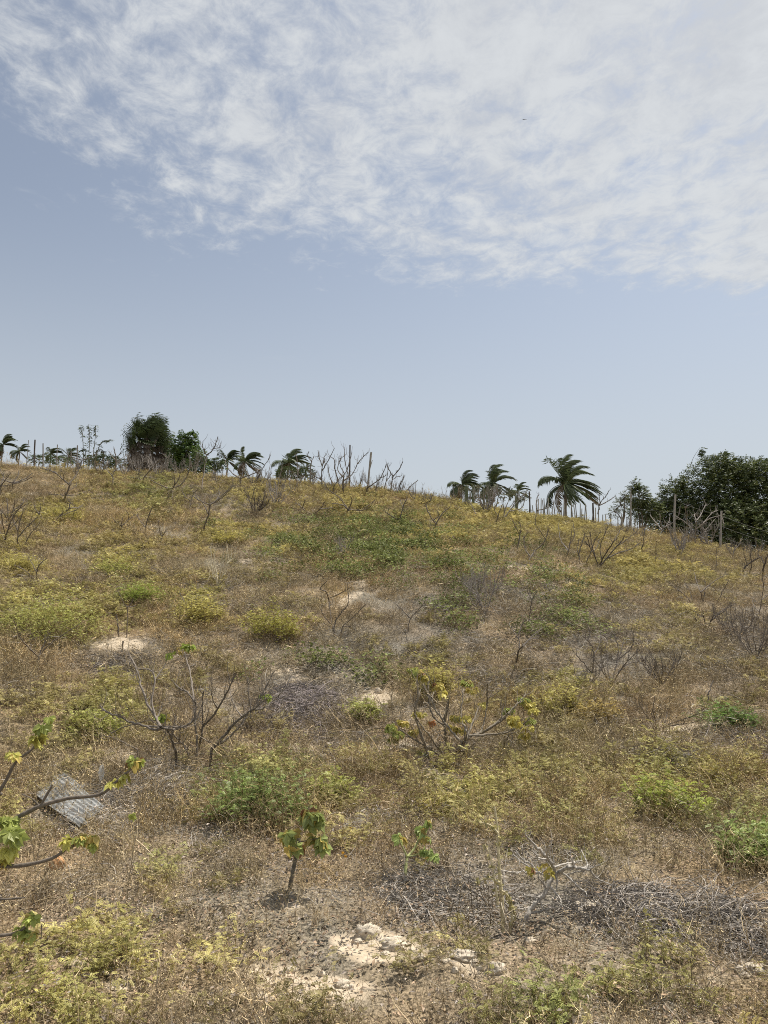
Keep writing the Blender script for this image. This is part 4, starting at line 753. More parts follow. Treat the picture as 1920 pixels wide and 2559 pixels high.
seedling(1010,2196,[[1.2,(1010,2196),(1014,2170),(1018,2142)],[.6,(1018,2142),(1008,2120),(998,2100)],[.7,(1018,2142),(1036,2120),(1050,2090)],[.5,(1019,2140),(1035,2138),(1048,2132)]],
         [(990,2090,5),(1000,2095,3),(1055,2075,8),(1065,2095,4),(1062,2055,4),(1068,2130,9),(1080,2140,5)],'pale green forked seedling on grey litter, right of the dark drooping one',9,(0.42,0.45,0.20),(0.36,0.44,0.15),0.055,22)
def stalk():
    base = G(1258, 2340); rng = np.random.default_rng(31); Y = base[1]; root = empty('weed_stalk', base, 'tall pale dry weed stalk with small withered leaves in the right foreground', 'weed stalk')
    for i, (k, P) in enumerate(((1,[(1258,2340),(1255,2260),(1250,2200),(1246,2120),(1245,2080),(1236,2015)]),(.6,[(1245,2082),(1225,2062),(1198,2055)]),(.6,[(1245,2262),(1235,2190),(1225,2140),(1212,2110)]),(.6,[(1250,2206),(1225,2196),(1192,2202)]),(.7,[(1275,2330),(1280,2280),(1265,2235)]),(.6,[(1252,2225),(1270,2240),(1290,2290)]))):
        W = np.array([at(p[0], p[1], Y+0.02*j) for j, p in enumerate(P)]); q = QM()
        if i == 0: W[0] = base-np.array([0, 0, .03])
        S_ = spline(W, 6); tube(q, S_, .011*k, .005*k, (0.55, 0.48, 0.30), 6, .1, rng); local(q, 'stem' if i == 0 else 'branch', M_BARK, root, True)
        n = 26; t = rng.integers(2, len(S_), n); q = QM(); leaves(q, S_[t], rng.normal(size=(n, 3)), rng.normal(size=(n, 3)), rng.uniform(.012, .035, n), rng.uniform(.01, .022, n), np.array([[.46, .42, .2]])*rng.uniform(.6, 1.2, (n, 1)), fold=.3); local(q, 'leaves', M_LEAF, root)
stalk()
def dead_bush():
    s0 = lambda x, y: (1180+x*0.2289, 2000+y*0.2289); base = G(1303, 2312)
    T = [[2.2,(535,1360),(640,1190),(740,1060),(850,900),(930,800)],[1.4,(930,800),(1000,750),(1090,725),(1190,745),(1290,765)],[1.2,(920,810),(880,700),(800,600),(690,490),(590,390)],[.9,(830,640),(815,580),(840,510),(880,480)],
         [.9,(820,650),(740,640),(700,600),(650,540)],[.9,(850,880),(790,830),(700,770),(640,700),(540,640),(480,550)],[.8,(730,800),(640,800),(560,790),(440,790),(310,760)],[.8,(860,730),(790,760),(740,800),(560,770)],[.8,(700,775),(540,660),(440,590)],
         [.9,(960,800),(1040,820),(1110,890),(1180,960),(1250,1010)],[.7,(1190,745),(1230,730),(1260,690),(1190,540)],[.7,(1100,725),(1080,640),(1000,540)],[.7,(920,830),(935,900),(920,980)],[.7,(900,715),(1050,680),(1200,660)],
         [.8,(860,940),(960,1050),(980,1150)],[.7,(1290,765),(1330,820),(1420,880),(1520,920)],[.7,(800,950),(770,900),(720,840)],[.9,(640,1250),(760,1220),(900,1170)],[.7,(740,1060),(650,1050),(560,1030)],[.6,(1010,840),(1200,780),(1400,700)],[.7,(1310,1060),(1360,1130),(1450,1170)],[.6,(770,1080),(790,1190),(880,1290),(1000,1450)]]
    TT = [[t[0]]+[s0(*p) for p in t[1:]] for t in T]; TT[0][1] = (1303, 2312)
    r = shrub(1303, 2312, 200, 'dead grey branching shrub leaning right in the foreground', TT, rpx=7, tw=5, split=True, name='dead_shrub', cat='dead shrub', group=None, dep=0.3, sides=6, seed=14, col=(0.40, 0.37, 0.33))
    rng = np.random.default_rng(5); q = QM()
    for x, y, n in ((650,760,4),(800,730,4),(840,800,4),(700,740,3)):
        X, Yp = s0(x, y); leaf_cluster(rng, q, at(X, Yp, r.location[1]), n, 0.035, (0.50, 0.44, 0.12))
    local(q, 'leaves', M_LEAF, r)
dead_bush()
# ------------------------------------------------------------------ leafy bushes one can tell apart
def bush(px, py, wpx, hpx, label, col, name='weed_bush', cat='bush', small=True, n=None, seed=0, group='leafy yellow green bushes on the slope'):
    rng = np.random.default_rng(seed+int(px)); base = G(px, py); s = px_scale(base[1]); W = wpx*s/2; H = hpx*s*1.3
    root = empty(name, base, label, cat, group); q = QM(); st = QM(); n = n or int(18+36*W)
    protos = [green_tuft(900+k, 1.0, nst=9, per=9, rach=(0.05 if small else .07), lfl=(.013 if small else .018), lfw=(.007 if small else .009), lean=0.6) for k in range(3)]
    protos2 = []
    for a, b in protos:                       # squash to unit height but keep leaf size by rebuilding at the bush's height
        pass
    for i in range(n):
        a = rng.uniform(0, 6.283); rr = math.sqrt(rng.random()); x = base[0]+W*rr*math.cos(a); y = base[1]+W*0.7*rr*math.sin(a); z = float(ground(x, y)); h = H*(1-0.45*rr**2)*rng.uniform(.75, 1.1)
        A, Bq = green_tuft(int(rng.integers(1e6)), h, nst=8, per=7, rach=(0.05 if small else .07), lfl=(.014 if small else .018), lfw=(.008 if small else .009), lean=0.7)
        q.merge(A, (x, y, z), 0, 1, np.asarray(col)*rng.uniform(.75, 1.25)); st.merge(Bq, (x, y, z), 0, 1, (.3, .24, .13))
    local(st, 'stems', M_BARK, root); local(q, 'foliage', M_LEAF, root); return root
YC = (0.50, 0.455, 0.15); YG2 = (0.40, 0.415, 0.125); GC = (0.26, 0.32, 0.10)
for a in ((125,1600,260,110,'wide pale yellow green bush at the left edge',YG2),(40,1430,110,50,'small yellow bush at the left edge above the wide one',YC),(285,1440,90,45,'green yellow bush on the left slope, upper one of two',YG2),
          (352,1505,105,50,'brighter green bush on the left slope, lower one of two',(0.30,0.36,0.08)),(500,1560,100,80,'golden yellow bush beside two thin sticks left of centre',YC),(682,1600,105,90,'round yellow green bush alone left of the centre limbs',(.40,.39,.09)),
          (640,2055,200,110,'large bright green bush right of the twig heap',(.25,.32,.10)),(1400,1790,100,75,'yellow bush right of the shrub with yellowing leaves',YC),(1490,1815,90,60,'smaller dull yellow bush beside the yellow one',(.42,.33,.12)),
          (1670,2040,130,90,'bright lime green bush alone on the right',(.34,.40,.08)),(1880,2160,120,100,'dark green leafy bush at the right edge',GC),(1780,1960,60,50,'tiny golden bush above the lime green one',YC),
          (570,1360,80,40,'flat yellow bush on the middle left slope',YC),(1090,1745,70,90,'pale yellow bush behind the shrub with yellowing leaves',YC),(1835,1820,110,55,'green clump at the right above the pale sand strip',(.15,.24,.055)),
          (160,1305,90,40,'small yellow bush near the leaning shrub at the left',YC),(230,1830,130,50,'low yellow green bush left of the large arching shrub',YG2),(830,2010,90,70,'thin yellow green bush between the green bush and the flowering shrub',YG2),(905,1800,60,55,'small pale bush left of the shrub with yellowing leaves',YG2)):
    bush(*a)
# ------------------------------------------------------------------ palms and trees behind the crest
WIND = np.array([1.0, 0.15, 0.0])
def coco(cx, cy, rpx, Y, label, nf=20, seed=0, col=(0.075, 0.098, 0.04), wind=1.1, nuts=False, group='coconut palms behind the crest'):
    rng = np.random.default_rng(seed); c = at(cx, cy, Y); Rr = rpx*0.97*px_scale(Y); g = float(ground(c[0], c[1])); base = np.array([c[0]-0.4, c[1], g])
    root = empty('coconut_palm', base, label, 'palm tree', group)
    q = QM(); tube(q, spline([base-np.array([0, 0, .2]), base+np.array([.1, 0, (c[2]-g)*.5]), c], 8), Rr*.09, Rr*.055, (.17, .15, .13), 8, .05, rng); local(q, 'trunk', M_BARK, root, True)
    for i in range(int(nf*1.15)):
        a = rng.uniform(0, 6.283) if i > 2 else [3.0, 2.6, 3.5][i]; e = rng.uniform(0.55, 1.5) if i % 2 else rng.uniform(-0.75, 0.6); L_ = Rr*rng.uniform(0.85, 1.15)*(1.0 if e < 1 else 1.05)
        d = np.array([math.cos(a)*math.cos(e), math.sin(a)*math.cos(e), math.sin(e)]); P = [c]; n = 12
        for k in range(n):
            d = unit(d+np.array([0, 0, -0.16])*(k/n+0.3)+WIND*wind*0.13*(0.3+k/n)); P.append(P[-1]+d*L_/n*1.12)
        P = np.array(P); q = QM(); dead = e < -0.25 and rng.random() < .6; cc = np.asarray(col)*rng.uniform(.7, 1.3) if not dead else np.array([.16, .12, .07])
        tube(q, P, Rr*.018, Rr*.005, cc*1.6, 4)
        m = 46; t = np.linspace(1.2, n-0.01, m); i0 = t.astype(int); p = P[i0]+(P[np.minimum(i0+1, n)]-P[i0])*(t-i0)[:, None]; ax = unit(P[np.minimum(i0+1, n)]-P[i0])
        ll = Rr*0.34*np.sin(np.clip(t/n, .05, 1)*2.6)**.7*rng.uniform(.8, 1.15, m)+Rr*.03
        for sgn in (1, -1):
            s = unit(np.cross(ax, [0, 0, 1.0]))*sgn; dd = s*0.8+ax*0.75+np.array([0, 0, -0.55])+WIND*wind*0.75+rng.normal(size=(m, 3))*.08
            leaves(q, p, dd, np.cross(dd, ax), ll, Rr*0.034, cc[None]*rng.uniform(.7, 1.3, (m, 1)), fold=0.3)
        local(q, 'frond', M_DLEAF, root)
    if nuts:
        for k in range(7):
            q = QM(); a = rng.uniform(0, 6.283); p = c+np.array([math.cos(a)*.25, math.sin(a)*.25-.15, rng.uniform(-.45, -.1)]); tube(q, np.stack([p+np.array([0, 0, z]) for z in (-.13, -.11, -.04, .04, .11, .13)]), .1, .1, (.12, .13, .05), 8)
            v = q.v[0]; f = np.repeat([.1, .7, 1.1, 1.1, .7, .1], 8)[:, None]; ctr = np.repeat(np.stack([p+np.array([0, 0, z]) for z in (-.13, -.11, -.04, .04, .11, .13)]), 8, 0); q.v[0] = ctr+(v-ctr)*f
            local(q, 'coconut', M_BARK, root, True)
coco(1415,1208,72,75,'largest windblown coconut palm, standing right of centre behind the crest',nf=30,seed=5,nuts=True)
coco(1155,1212,46,80,'windblown coconut palm, left one of the pair right of centre',nf=20,seed=6)
coco(1232,1208,52,80,'windblown coconut palm, right one of the pair right of centre',nf=20,seed=7)
coco(1295,1228,32,84,'small drooping palm crown half hidden right of the pair',nf=12,seed=8)
coco(570,1152,34,70,'coconut palm crown, left one of two touching palms near the fan palm',nf=18,seed=9,col=(.06,.08,.03))
coco(612,1155,42,68,'coconut palm crown, right one of two touching palms near the fan palm',nf=20,seed=10)
coco(722,1158,48,66,'coconut palm alone behind the crest left of the stakes',nf=22,seed=11)
coco(765,1172,24,72,'small low palm crown right of the lone palm',nf=12,seed=12)
coco(8,1112,32,75,'palm cut by the left edge of the picture',nf=18,seed=13)
coco(50,1128,26,78,'small palm right of the one at the left edge',nf=14,seed=14)
coco(128,1134,26,78,'small windblown palm left of the thin post pair',nf=14,seed=15)
coco(172,1140,27,78,'rounded palm crown just left of the pinnate sapling',nf=16,seed=16)
def fan_palm():
    Y = 55; rng = np.random.default_rng(77); c = at(368, 1088, Y); s = px_scale(Y); g = float(ground(c[0], c[1])); base = np.array([c[0], c[1], g])
    root = empty('fan_palm', base, 'tall fan palm with a thick ragged skirt of dead leaves above the left crest', 'palm tree')
    q = QM(); tube(q, spline([base-np.array([0, 0, .2]), (base+c)/2, c], 6), .28, .22, (.15, .12, .10), 10, .04, rng); local(q, 'trunk', M_BARK, root, True)
    Rp = 74*s
    n = 175
    for i in range(n):
        live = i < 72; a = rng.uniform(0, 6.283)
        if live: e = rng.uniform(-0.25, 1.5); p0 = c+np.array([0, 0, -rng.uniform(0, 1.0)])
        else: e = rng.uniform(-0.6, 0.35); p0 = c+np.array([0, 0, -rng.uniform(0.3, 3.0)])
        d = unit(np.array([math.cos(a)*math.cos(e), math.sin(a)*math.cos(e), math.sin(e)])+WIND*.12); Lp = Rp*rng.uniform(.30, .52)*(1 if live else .95); tip = p0+d*Lp
        col = np.array([.055, .078, .028])*rng.uniform(.7, 1.4) if live else np.array([.175, .145, .115])*rng.uniform(.5, 1.3)
        q = QM(); tube(q, np.stack([p0, p0+d*Lp*.5, tip]), .018, .012, col*1.2, 4)
        fan = unit(d+WIND*(.45 if live else .2)+np.array([0, 0, 0 if live else -.9])); nr = unit(np.cross(fan, rng.normal(size=3))); sd_ = np.cross(fan, nr); m = 22; an = np.linspace(-1.45, 1.45, m)*(1 if live else .45)
        dd = fan[None]*np.cos(an)[:, None]+sd_[None]*np.sin(an)[:, None]+nr*0.12*np.cos(an*2)[:, None]+WIND*.3
        ll = Rp*(.52 if live else .42)*(1-.15*np.abs(an))*rng.uniform(.85, 1.1, m)
        leaves(q, np.repeat(tip[None], m, 0), dd, nr, ll, ll*.075, col[None]*rng.uniform(.75, 1.25, (m, 1)), fold=.3)
        tips = tip+unit(dd)*ll[:, None]*.95; leaves(q, tips, unit(dd)*.6+np.array([0, 0, -.5])+WIND*.4, nr, ll*.3, ll*.05, col[None])
        local(q, 'fan_leaf' if live else 'dead_leaf', M_DLEAF, root)
fan_palm()
def spray(rng, q, p, d, L_, col, npair=6, lw=.045, ll=.16, wind=.7):
    n = len(p)
    d = unit(d+WIND*wind*.5)
    for k in range(npair):
        t = (k+1)/npair; b = p+d*L_*t+np.array([0, 0, -1])*L_*.25*t*t
        for sgn in (1, -1):
            s = unit(np.cross(d, np.array([0, 0, 1.0])+rng.normal(size=(n, 3))*.2))*sgn; dd = s+d*.6+WIND*wind*.6+np.array([0, 0, -.35])+rng.normal(size=(n, 3))*.2
            leaves(q, b, dd, rng.normal(size=(n, 3))+np.array([0, 0, 1.5]), ll*rng.uniform(.7, 1.2, n), lw, col*rng.uniform(.8, 1.2, (n, 1)))
def tree(name, label, cat, cx, cy_ground, Y, blobs, nspray, seed, col, L_=.4, ll=.16, lw=.05, group=None, shoots=(), wind=.7):
    rng = np.random.default_rng(seed); s = px_scale(Y); b0 = at(cx, cy_ground, Y); g = float(ground(b0[0], Y)); base = np.array([b0[0], Y, g]); root = empty(name, base, label, cat, group)
    q = QM(); zc_ = np.mean([at(bx, by, Y)[2] for bx, by, _, _ in blobs]); top = np.array([base[0], Y, g+(zc_-g)*.5]); H = max(.6, top[2]-g)
    tube(q, spline([base-np.array([0, 0, .2]), (base+top)/2+np.array([.1, 0, 0]), top], 5), .05*H+.05, .035*H+.03, (.13, .11, .09), 8, .05, rng); local(q, 'trunk', M_BARK, root, True)
    q = QM(); lb = QM(); area = [rx*ry for _, _, rx, ry in blobs]
    for (bx, by, rx, ry), ar in zip(blobs, area):
        dy = rng.uniform(-.5, .5)*rx*s; c = at(bx, by, Y+dy); m = int(nspray*ar/sum(area)); v = unit(rng.normal(size=(m, 3))); rad = rng.uniform(.35, 1.08, (m, 1))**.6
        v2 = v*rad*np.array([rx*s, rx*s*.9, ry*s]); clump = fbm(v[:, 0]*2+bx, v[:, 2]*2+v[:, 1], .45, 3, seed); keep = clump > .36; v2 = v2[keep]; vv = v[keep]
        p = c+v2; k = len(p); up = vv+np.array([0, 0, .35])+rng.normal(size=(k, 3))*.4
        shade_ = np.array([1, 1, 1])*(0.75+.5*rng.random((k, 1))); cc = np.asarray(col)*shade_; cc = np.where(rng.random((k, 1)) < .25, cc*np.array([[1.8, 1.6, 1.3]]), cc)
        gz = ground(p[:, 0], p[:, 1]); ok = p[:, 2] > gz+.05
        spray(rng, q, p[ok], up[ok], L_*rng.uniform(.6, 1.2, (int(ok.sum()), 1)), cc[ok], ll=ll, lw=lw, wind=wind)
        tube(lb, spline([top, (top+c)/2+rng.normal(size=3)*.2, c+np.array([0, 0, ry*s*.5])], 4), .025*H+.02, .01, (.13, .11, .09), 5)
        for j in range(7):
            e = c+unit(rng.normal(size=3)+np.array([0, 0, .4]))*np.array([rx, rx, ry])*s*rng.uniform(.7, 1.0); tube(lb, spline([c, (c+e)/2+rng.normal(size=3)*.1, e], 3), .02, .006, (.13, .11, .09), 4)
    for (x0, y0, x1, y1) in shoots:
        a_ = at(x0, y0, Y); b_ = at(x1, y1, Y); P = spline([a_, (a_+b_)/2+np.array([-.08, 0, 0]), b_], 5); tube(lb, P, .02, .008, (.16, .15, .10), 4)
        t = rng.uniform(.45, 1, 16)[:, None]**.8; p = a_+(b_-a_)*t; spray(rng, q, p, np.tile([1.0, 0, -.1], (16, 1))+rng.normal(size=(16, 3))*.15, .36, np.tile(col, (16, 1))*1.2, ll=ll, lw=lw)
    local(lb, 'limbs', M_BARK, root, True); local(q, 'crown', M_DLEAF, root); return root
DK = np.array([.082, .108, .042])
tree('broadleaf_tree','huge dark windblown tree filling the right edge behind the wire fence','tree',1830,1400,50,[(1790,1230,85,85),(1860,1240,90,90),(1940,1260,100,105),(1720,1270,65,70),(1690,1240,40,45),(1860,1320,120,70),(1760,1330,90,55),(1960,1350,120,70),(1900,1190,60,40),(1800,1175,50,35),(2050,1280,110,110),(1670,1300,38,45),(1650,1320,40,38)],17000,1,DK,L_=.45,ll=.18,lw=.06,
     shoots=((1725,1165,1750,1118),(1790,1160,1808,1126),(1900,1165,1912,1143)))
tree('small_tree','small dark tree left of the huge one, right behind the thin fence pole','tree',1598,1290,46,[(1595,1240,22,28),(1605,1275,34,26),(1585,1215,10,14),(1625,1270,24,20)],1100,2,DK,L_=.32,ll=.13,lw=.045,shoots=((1582,1232,1584,1212),))
tree('small_tree','wispy pale shrub tree at the crest left of the thin fence pole','small tree',1548,1285,44,[(1550,1262,14,18),(1560,1245,8,14),(1535,1278,14,10)],180,3,(.12,.14,.07),L_=.25,ll=.10,lw=.03,shoots=((1555,1270,1553,1234),))
tree('small_tree','round bright green tree right of the fan palm','tree',458,1180,48,[(452,1110,22,26),(478,1100,14,20),(468,1135,30,26),(440,1145,20,24),(455,1165,30,20)],1500,4,(.075,.13,.035),L_=.28,ll=.13,lw=.06,wind=.3)
tree('small_tree','thin leafy small tree right of the round bright green one','small tree',500,1190,46,[(498,1135,18,20),(490,1160,20,22),(510,1165,14,20)],420,5,(.09,.14,.05),L_=.25,ll=.11,lw=.05,wind=.3)
tree('low_bush','dark low bush at the crest left of the fan palm','bush',262,1165,50,[(262,1152,32,13),(235,1150,20,10),(290,1156,20,12)],420,6,(.055,.08,.03),L_=.25,ll=.12,lw=.05)
tree('low_bush','dark low bush behind the crest left of the touching palms','bush',540,1175,56,[(545,1160,22,14),(525,1168,18,12)],300,7,(.055,.08,.03),L_=.25,ll=.12,lw=.05)
tree('low_bush','green low bush under the small palms at the left','bush',110,1150,60,[(100,1148,30,7),(150,1150,30,7)],260,8,(.07,.10,.04),L_=.22,ll=.12,lw=.05)
tree('low_bush','dark low bush at the crest under the lone coconut palm','bush',735,1190,50,[(725,1182,34,12),(765,1184,20,10)],300,9,(.06,.085,.035),L_=.22,ll=.11,lw=.05)
tree('low_bush','grey green low bush under the pair of palms right of centre','bush',1220,1235,52,[(1180,1228,30,14),(1250,1232,36,14),(1300,1240,20,12)],420,10,(.08,.09,.055),L_=.22,ll=.11,lw=.045)
def sapling():
    Y = 46; rng = np.random.default_rng(6); b = at(218, 1165, Y); b[2] = float(ground(b[0], Y)); root = empty('sapling', b, 'tall thin sapling with rows of drooping leaves on upright stems, left of the fan palm', 'sapling'); s = px_scale(Y)
    for P in ([(216,1165),(208,1110),(202,1062)],[(216,1165),(224,1110),(222,1060)],[(218,1165),(236,1115),(240,1062)],[(220,1160),(245,1125),(278,1098)],[(220,1165),(215,1140),(200,1125)],[(224,1160),(240,1140),(262,1128)]):
        W = spline([b-np.array([0, 0, .1])]+[at(x, y, Y+rng.normal()*.1) for x, y in P[1:]], 6); q = QM(); tube(q, W, .03, .01, (.16, .15, .10), 5); local(q, 'stem', M_BARK, root, True)
        q = QM(); m = 70; t = rng.uniform(.3, 1, m)*(len(W)-1); i0 = np.minimum(t.astype(int), len(W)-2); p = W[i0]+(W[i0+1]-W[i0])*(t-i0)[:, None]
        d = np.stack([rng.choice([-1, 1], m)*.8+.25, rng.normal(size=m)*.6, -.45+rng.normal(size=m)*.2], 1); leaves(q, p, d, rng.normal(size=(m, 3))*.3+np.array([0, 0, 1.]), rng.uniform(.16, .30, m), rng.uniform(.05, .08, m), np.array([[.075, .10, .05]])*rng.uniform(.6, 1.5, (m, 1)), fold=.2); local(q, 'leaves', M_DLEAF, root)
sapling()
# ------------------------------------------------------------------ posts, stakes, fences, cacti
def post_mesh(rng, q, a, b, r, col, sides=7): tube(q, spline([a, (a+b)/2+rng.normal(size=3)*r*.35, b], 4), r*1.05, r*.9, col, sides, .06, rng); top = b; n = QM(); tube(q, np.stack([b, b+unit(b-a)*r*.15]), r*.9, r*.02, np.asarray(col)*1.1, sides)
GW = (0.30, 0.28, 0.25)
def post(px, py, tx, ty, w_px, label, col=GW, name='wooden_post', cat='post', group='posts standing along the crest'):
    rng = np.random.default_rng(int(px*3+ty)); b = G(px, py); Y = b[1]; t = at(tx, ty, Y); s = px_scale(Y); q = QM(); post_mesh(rng, q, b-np.array([0, 0, .2]), t, w_px*.8*s/2, col)
    if name == 'split_post': 
        for k in (-1, 1): tube(q, np.stack([b+(t-b)*.6, t+np.array([k*.05, 0, -.1-.12*(k+1)])]), w_px*s*.25, w_px*s*.1, col, 4)
    q.v = [a-b for a in q.v]; o = link(name, q.mesh(name, M_WOOD, True)); o.location = tuple(b); tag(o, label, cat, group); return o
post(873,1196,875,1112,5,'dark leaning stake rising above the crest shrubs at the centre',DARKB)
post(918,1236,928,1130,7,'thick split grey stake right of the dark leaning one',GW,'split_post')
post(89,1140,88,1099,5,'short thick post against the sky at the far left, between small palms',DARKB)
post(110,1140,108,1108,4,'thin crooked post right of the short thick one',(.2,.18,.16))
post(144,1146,144,1111,3,'thin straight post among the small palms at the left',(.25,.23,.2))
post(194,1150,194,1113,4,'post just left of the tall thin sapling',(.2,.18,.16))
post(260,1160,260,1127,3,'short post between the sapling and the fan palm',DARKB)
post(67,1130,72,1100,2,'thin leaning stick against the sky at the far left',(.25,.23,.2))
post(1482,1288,1482,1257,6,'thick dark post right of the row of stakes under the big palm',DARKB)
post(1323,1256,1323,1228,5,'short dark post left of the big windblown palm',DARKB)
post(306,1628,308,1602,5,'short broken stub standing on the bare sand patch',(.13,.1,.08),'wooden_stub','stub',None)
post(106,2385,104,2310,3,'thin dark upright stick in weeds at the lower left',DARKB,'stick','stick',None)
def wire_fence():
    rng = np.random.default_rng(9); spec = [(1576,1292,1577,1234,4),(1684,1330,1688,1236,6),(1799,1376,1803,1277,6),(1960,1425,1968,1330,6)]; b0 = G(1684, 1330)
    root = empty('wire_fence', b0, 'wire fence on grey wooden posts in front of the huge dark tree', 'fence'); Y = 35.0; tops = []; bots = []
    for (px, py, tx, ty, w_) in spec:
        b = G(px, py); b = np.array([at(px, py, b[1])[0], b[1], float(ground(at(px, py, b[1])[0], b[1]))]); t = at(tx, ty, b[1]); q = QM(); post_mesh(rng, q, b-np.array([0, 0, .25]), t, w_*px_scale(b[1])/2, (.33, .31, .28)); local(q, 'post', M_WOOD, root, True); tops.append(t); bots.append(b)
    for f in (.88, .62, .36):
        q = QM()
        for i in range(len(tops)-1):
            a = bots[i]+(tops[i]-bots[i])*f; b = bots[i+1]+(tops[i+1]-bots[i+1])*f; P = np.array([a+(b-a)*t-np.array([0, 0, .05*4*t*(1-t)]) for t in np.linspace(0, 1, 9)]); tube(q, P, .0022, .0022, (.30, .29, .28), 4)
            for t in np.linspace(.03, .97, 0):
                p = a+(b-a)*t-np.array([0, 0, .05*4*t*(1-t)]); e = rng.normal(size=3)*.015; tube(q, np.stack([p-e, p+e]), .003, .003, (.30, .29, .28), 3)
        local(q, 'wire', M_WOOD, root)
    # thin pole
    b = G(1573, 1292); q = QM(); tube(q, np.stack([b-np.array([0, 0, .2]), at(1577, 1213, b[1])]), .02, .018, (.3, .29, .27), 6); local(q, 'thin_pole', M_WOOD, root, True)
wire_fence()
def stakes():
    rng = np.random.default_rng(12); b0 = G(1410, 1290); root = empty('stake_fence', b0, 'row of thin uneven stakes forming a fence under the big windblown palm', 'fence')
    X = np.concatenate([np.arange(1338, 1480, 6.2)+rng.normal(size=23)*1.6, np.arange(1488, 1600, 9)+rng.normal(size=13)*2])
    for x in X:
        py = np.interp(x, [1300, 1440, 1600], [1270, 1290, 1310]); b = G(x, py); b[1] += .5; h = rng.uniform(.35, .8)*(1 if x < 1480 else .7)+.2; b[2] = float(ground(b[0], b[1])); q = QM(); t = b+np.array([rng.normal()*.05, rng.normal()*.05, h]); tube(q, np.stack([b-np.array([0, 0, .1]), (b+t)/2+rng.normal(size=3)*.01, t]), .026, .018, np.array([.36, .34, .30])*rng.uniform(.6, 1.2), 5); local(q, 'stake', M_WOOD, root, True)
stakes()
def cactus(px, ty, w_px, label):
    rng = np.random.default_rng(int(px)); py = np.interp(px, [1100, 1200, 1320], [1235, 1248, 1268]); b = G(px, py); b[1] += 1.0; b[0] = at(px, py, b[1])[0]; b[2] = float(ground(b[0], b[1])); t = at(px, ty, b[1]); s = px_scale(b[1]); q = QM(); r = w_px*s/2
    P = np.stack([b+(t-b)*k for k in (-.1, .3, .6, .85, .95, 1.0)]); n = 14; th = np.linspace(0, 2*math.pi, n, endpoint=False); f = np.array([1, 1, 1.02, .95, .7, .1])
    v = np.concatenate([p+np.stack([np.cos(th), np.sin(th), 0*th], 1)*(r*k*np.where(np.arange(n) % 2, .72, 1.0))[:, None] for p, k in zip(P, f)]); F_ = [(i*n+j, i*n+(j+1) % n, (i+1)*n+(j+1) % n, (i+1)*n+j) for i in range(5) for j in range(n)]
    q.add(v-b, F_, (.12, .14, .08)); o = link('column_cactus', q.mesh('column_cactus', M_BARK)); o.location = tuple(b); tag(o, label, 'cactus', 'column cacti on the crest under the palms')
cactus(1166,1212,8,'column cactus on the crest under the left palm of the pair')
cactus(1183,1213,7,'column cactus between the two palms, right of the first cactus')
cactus(1209,1216,6,'column cactus under the left side of the right palm of the pair')
cactus(1217,1220,5,'shorter column cactus touching the one under the right palm')
cactus(1290,1236,6,'column cactus farthest right, under the small drooping palm crown')
# ------------------------------------------------------------------ things lying on the ground
def sheet():
    m = rough_mat('fibre_cement', 5, .45, 1.25, .25, use_vc=False, color=(.25, .255, .25)); c = G(180, 2020); ex = unit(G(215, 2075)-G(165, 1965)); ey = None
    A, Bp, Cc, D = [G(*p)+np.array([0, 0, .055]) for p in ((160,1950),(250,2030),(190,2085),(92,2010))]
    root = empty('corrugated_sheet', c, 'broken grey corrugated roofing sheet lying in weeds at the left', 'roofing sheet')
    nu, nv = 90, 24; v = []; rng = np.random.default_rng(1)
    for top in (0, 1):
        for i in range(nu):
            for j in range(nv):
                a, b = i/(nu-1), j/(nv-1); aa = a; jag = .16*vnoise(a*9, top*0, 3)*(1 if j == nv-1 else 0)-.12*vnoise(a*7, 0, 5)*(1 if j == 0 else 0)
                p = A*(1-aa)*(1-b)+D*aa*(1-b)+Bp*(1-aa)*b+Cc*aa*b+(Bp-A)*jag; p = p+np.array([0, 0, .0065*math.sin(a*2*math.pi*8)+.006*(1-top)*-1+.02*float(vnoise(a*3, b*3, 2))]); v.append(p-c)
    f = [(i*nv+j, (i+1)*nv+j, (i+1)*nv+j+1, i*nv+j+1) for i in range(nu-1) for j in range(nv-1)]; o = nu*nv; f += [(o+a, o+d, o+c_, o+b) for a, b, c_, d in f]
    per = [i*nv for i in range(nu)]+[(nu-1)*nv+j for j in range(1, nv)]+[i*nv+nv-1 for i in range(nu-2, -1, -1)]+[j for j in range(nv-2, 0, -1)]
    f += [(per[k], per[(k+1) % len(per)], per[(k+1) % len(per)]+o, per[k]+o) for k in range(len(per))]
    q = QM(); q.add(np.array(v), f, (.5, .5, .5)); link('sheet', q.mesh('sheet', m, False), root)
sheet()
def rock(px, py, wpx, hpx, label, col, name='rock', cat='rock', group=None, seed=0, flat=.5):
    rng = np.random.default_rng(seed); c = G(px, py); s = px_scale(c[1]); n = 28; m = 18; w_ = wpx*s/2; h = hpx*s*.6; v = []
    for i in range(m):
        e = -1.2+(i/(m-1))*2.77
        for j in range(n):
            a = 2*math.pi*j/n; d = np.array([math.cos(a)*math.cos(e), math.sin(a)*math.cos(e), math.sin(e)]); k = .6+.9*float(fbm(d[0]*1.3+seed*3.7+d[2], d[1]*1.3+d[2]*1.9, .5, 5, seed, .6)); v.append(d*k*np.array([w_, w_*.8, h]))
    f = [(i*n+j, i*n+(j+1) % n, (i+1)*n+(j+1) % n, (i+1)*n+j) for i in range(m-1) for j in range(n)]
    q = QM(); q.add(np.array(v), f, col); o = link(name, q.mesh(name, M_ROCK, True)); o.location = (c[0], c[1], c[2]+h*.15); tag(o, label, cat, group)
M_ROCK = rough_mat('crumbly_stone', 16, .72, 1.15, .9)
SC = (.56, .49, .39)
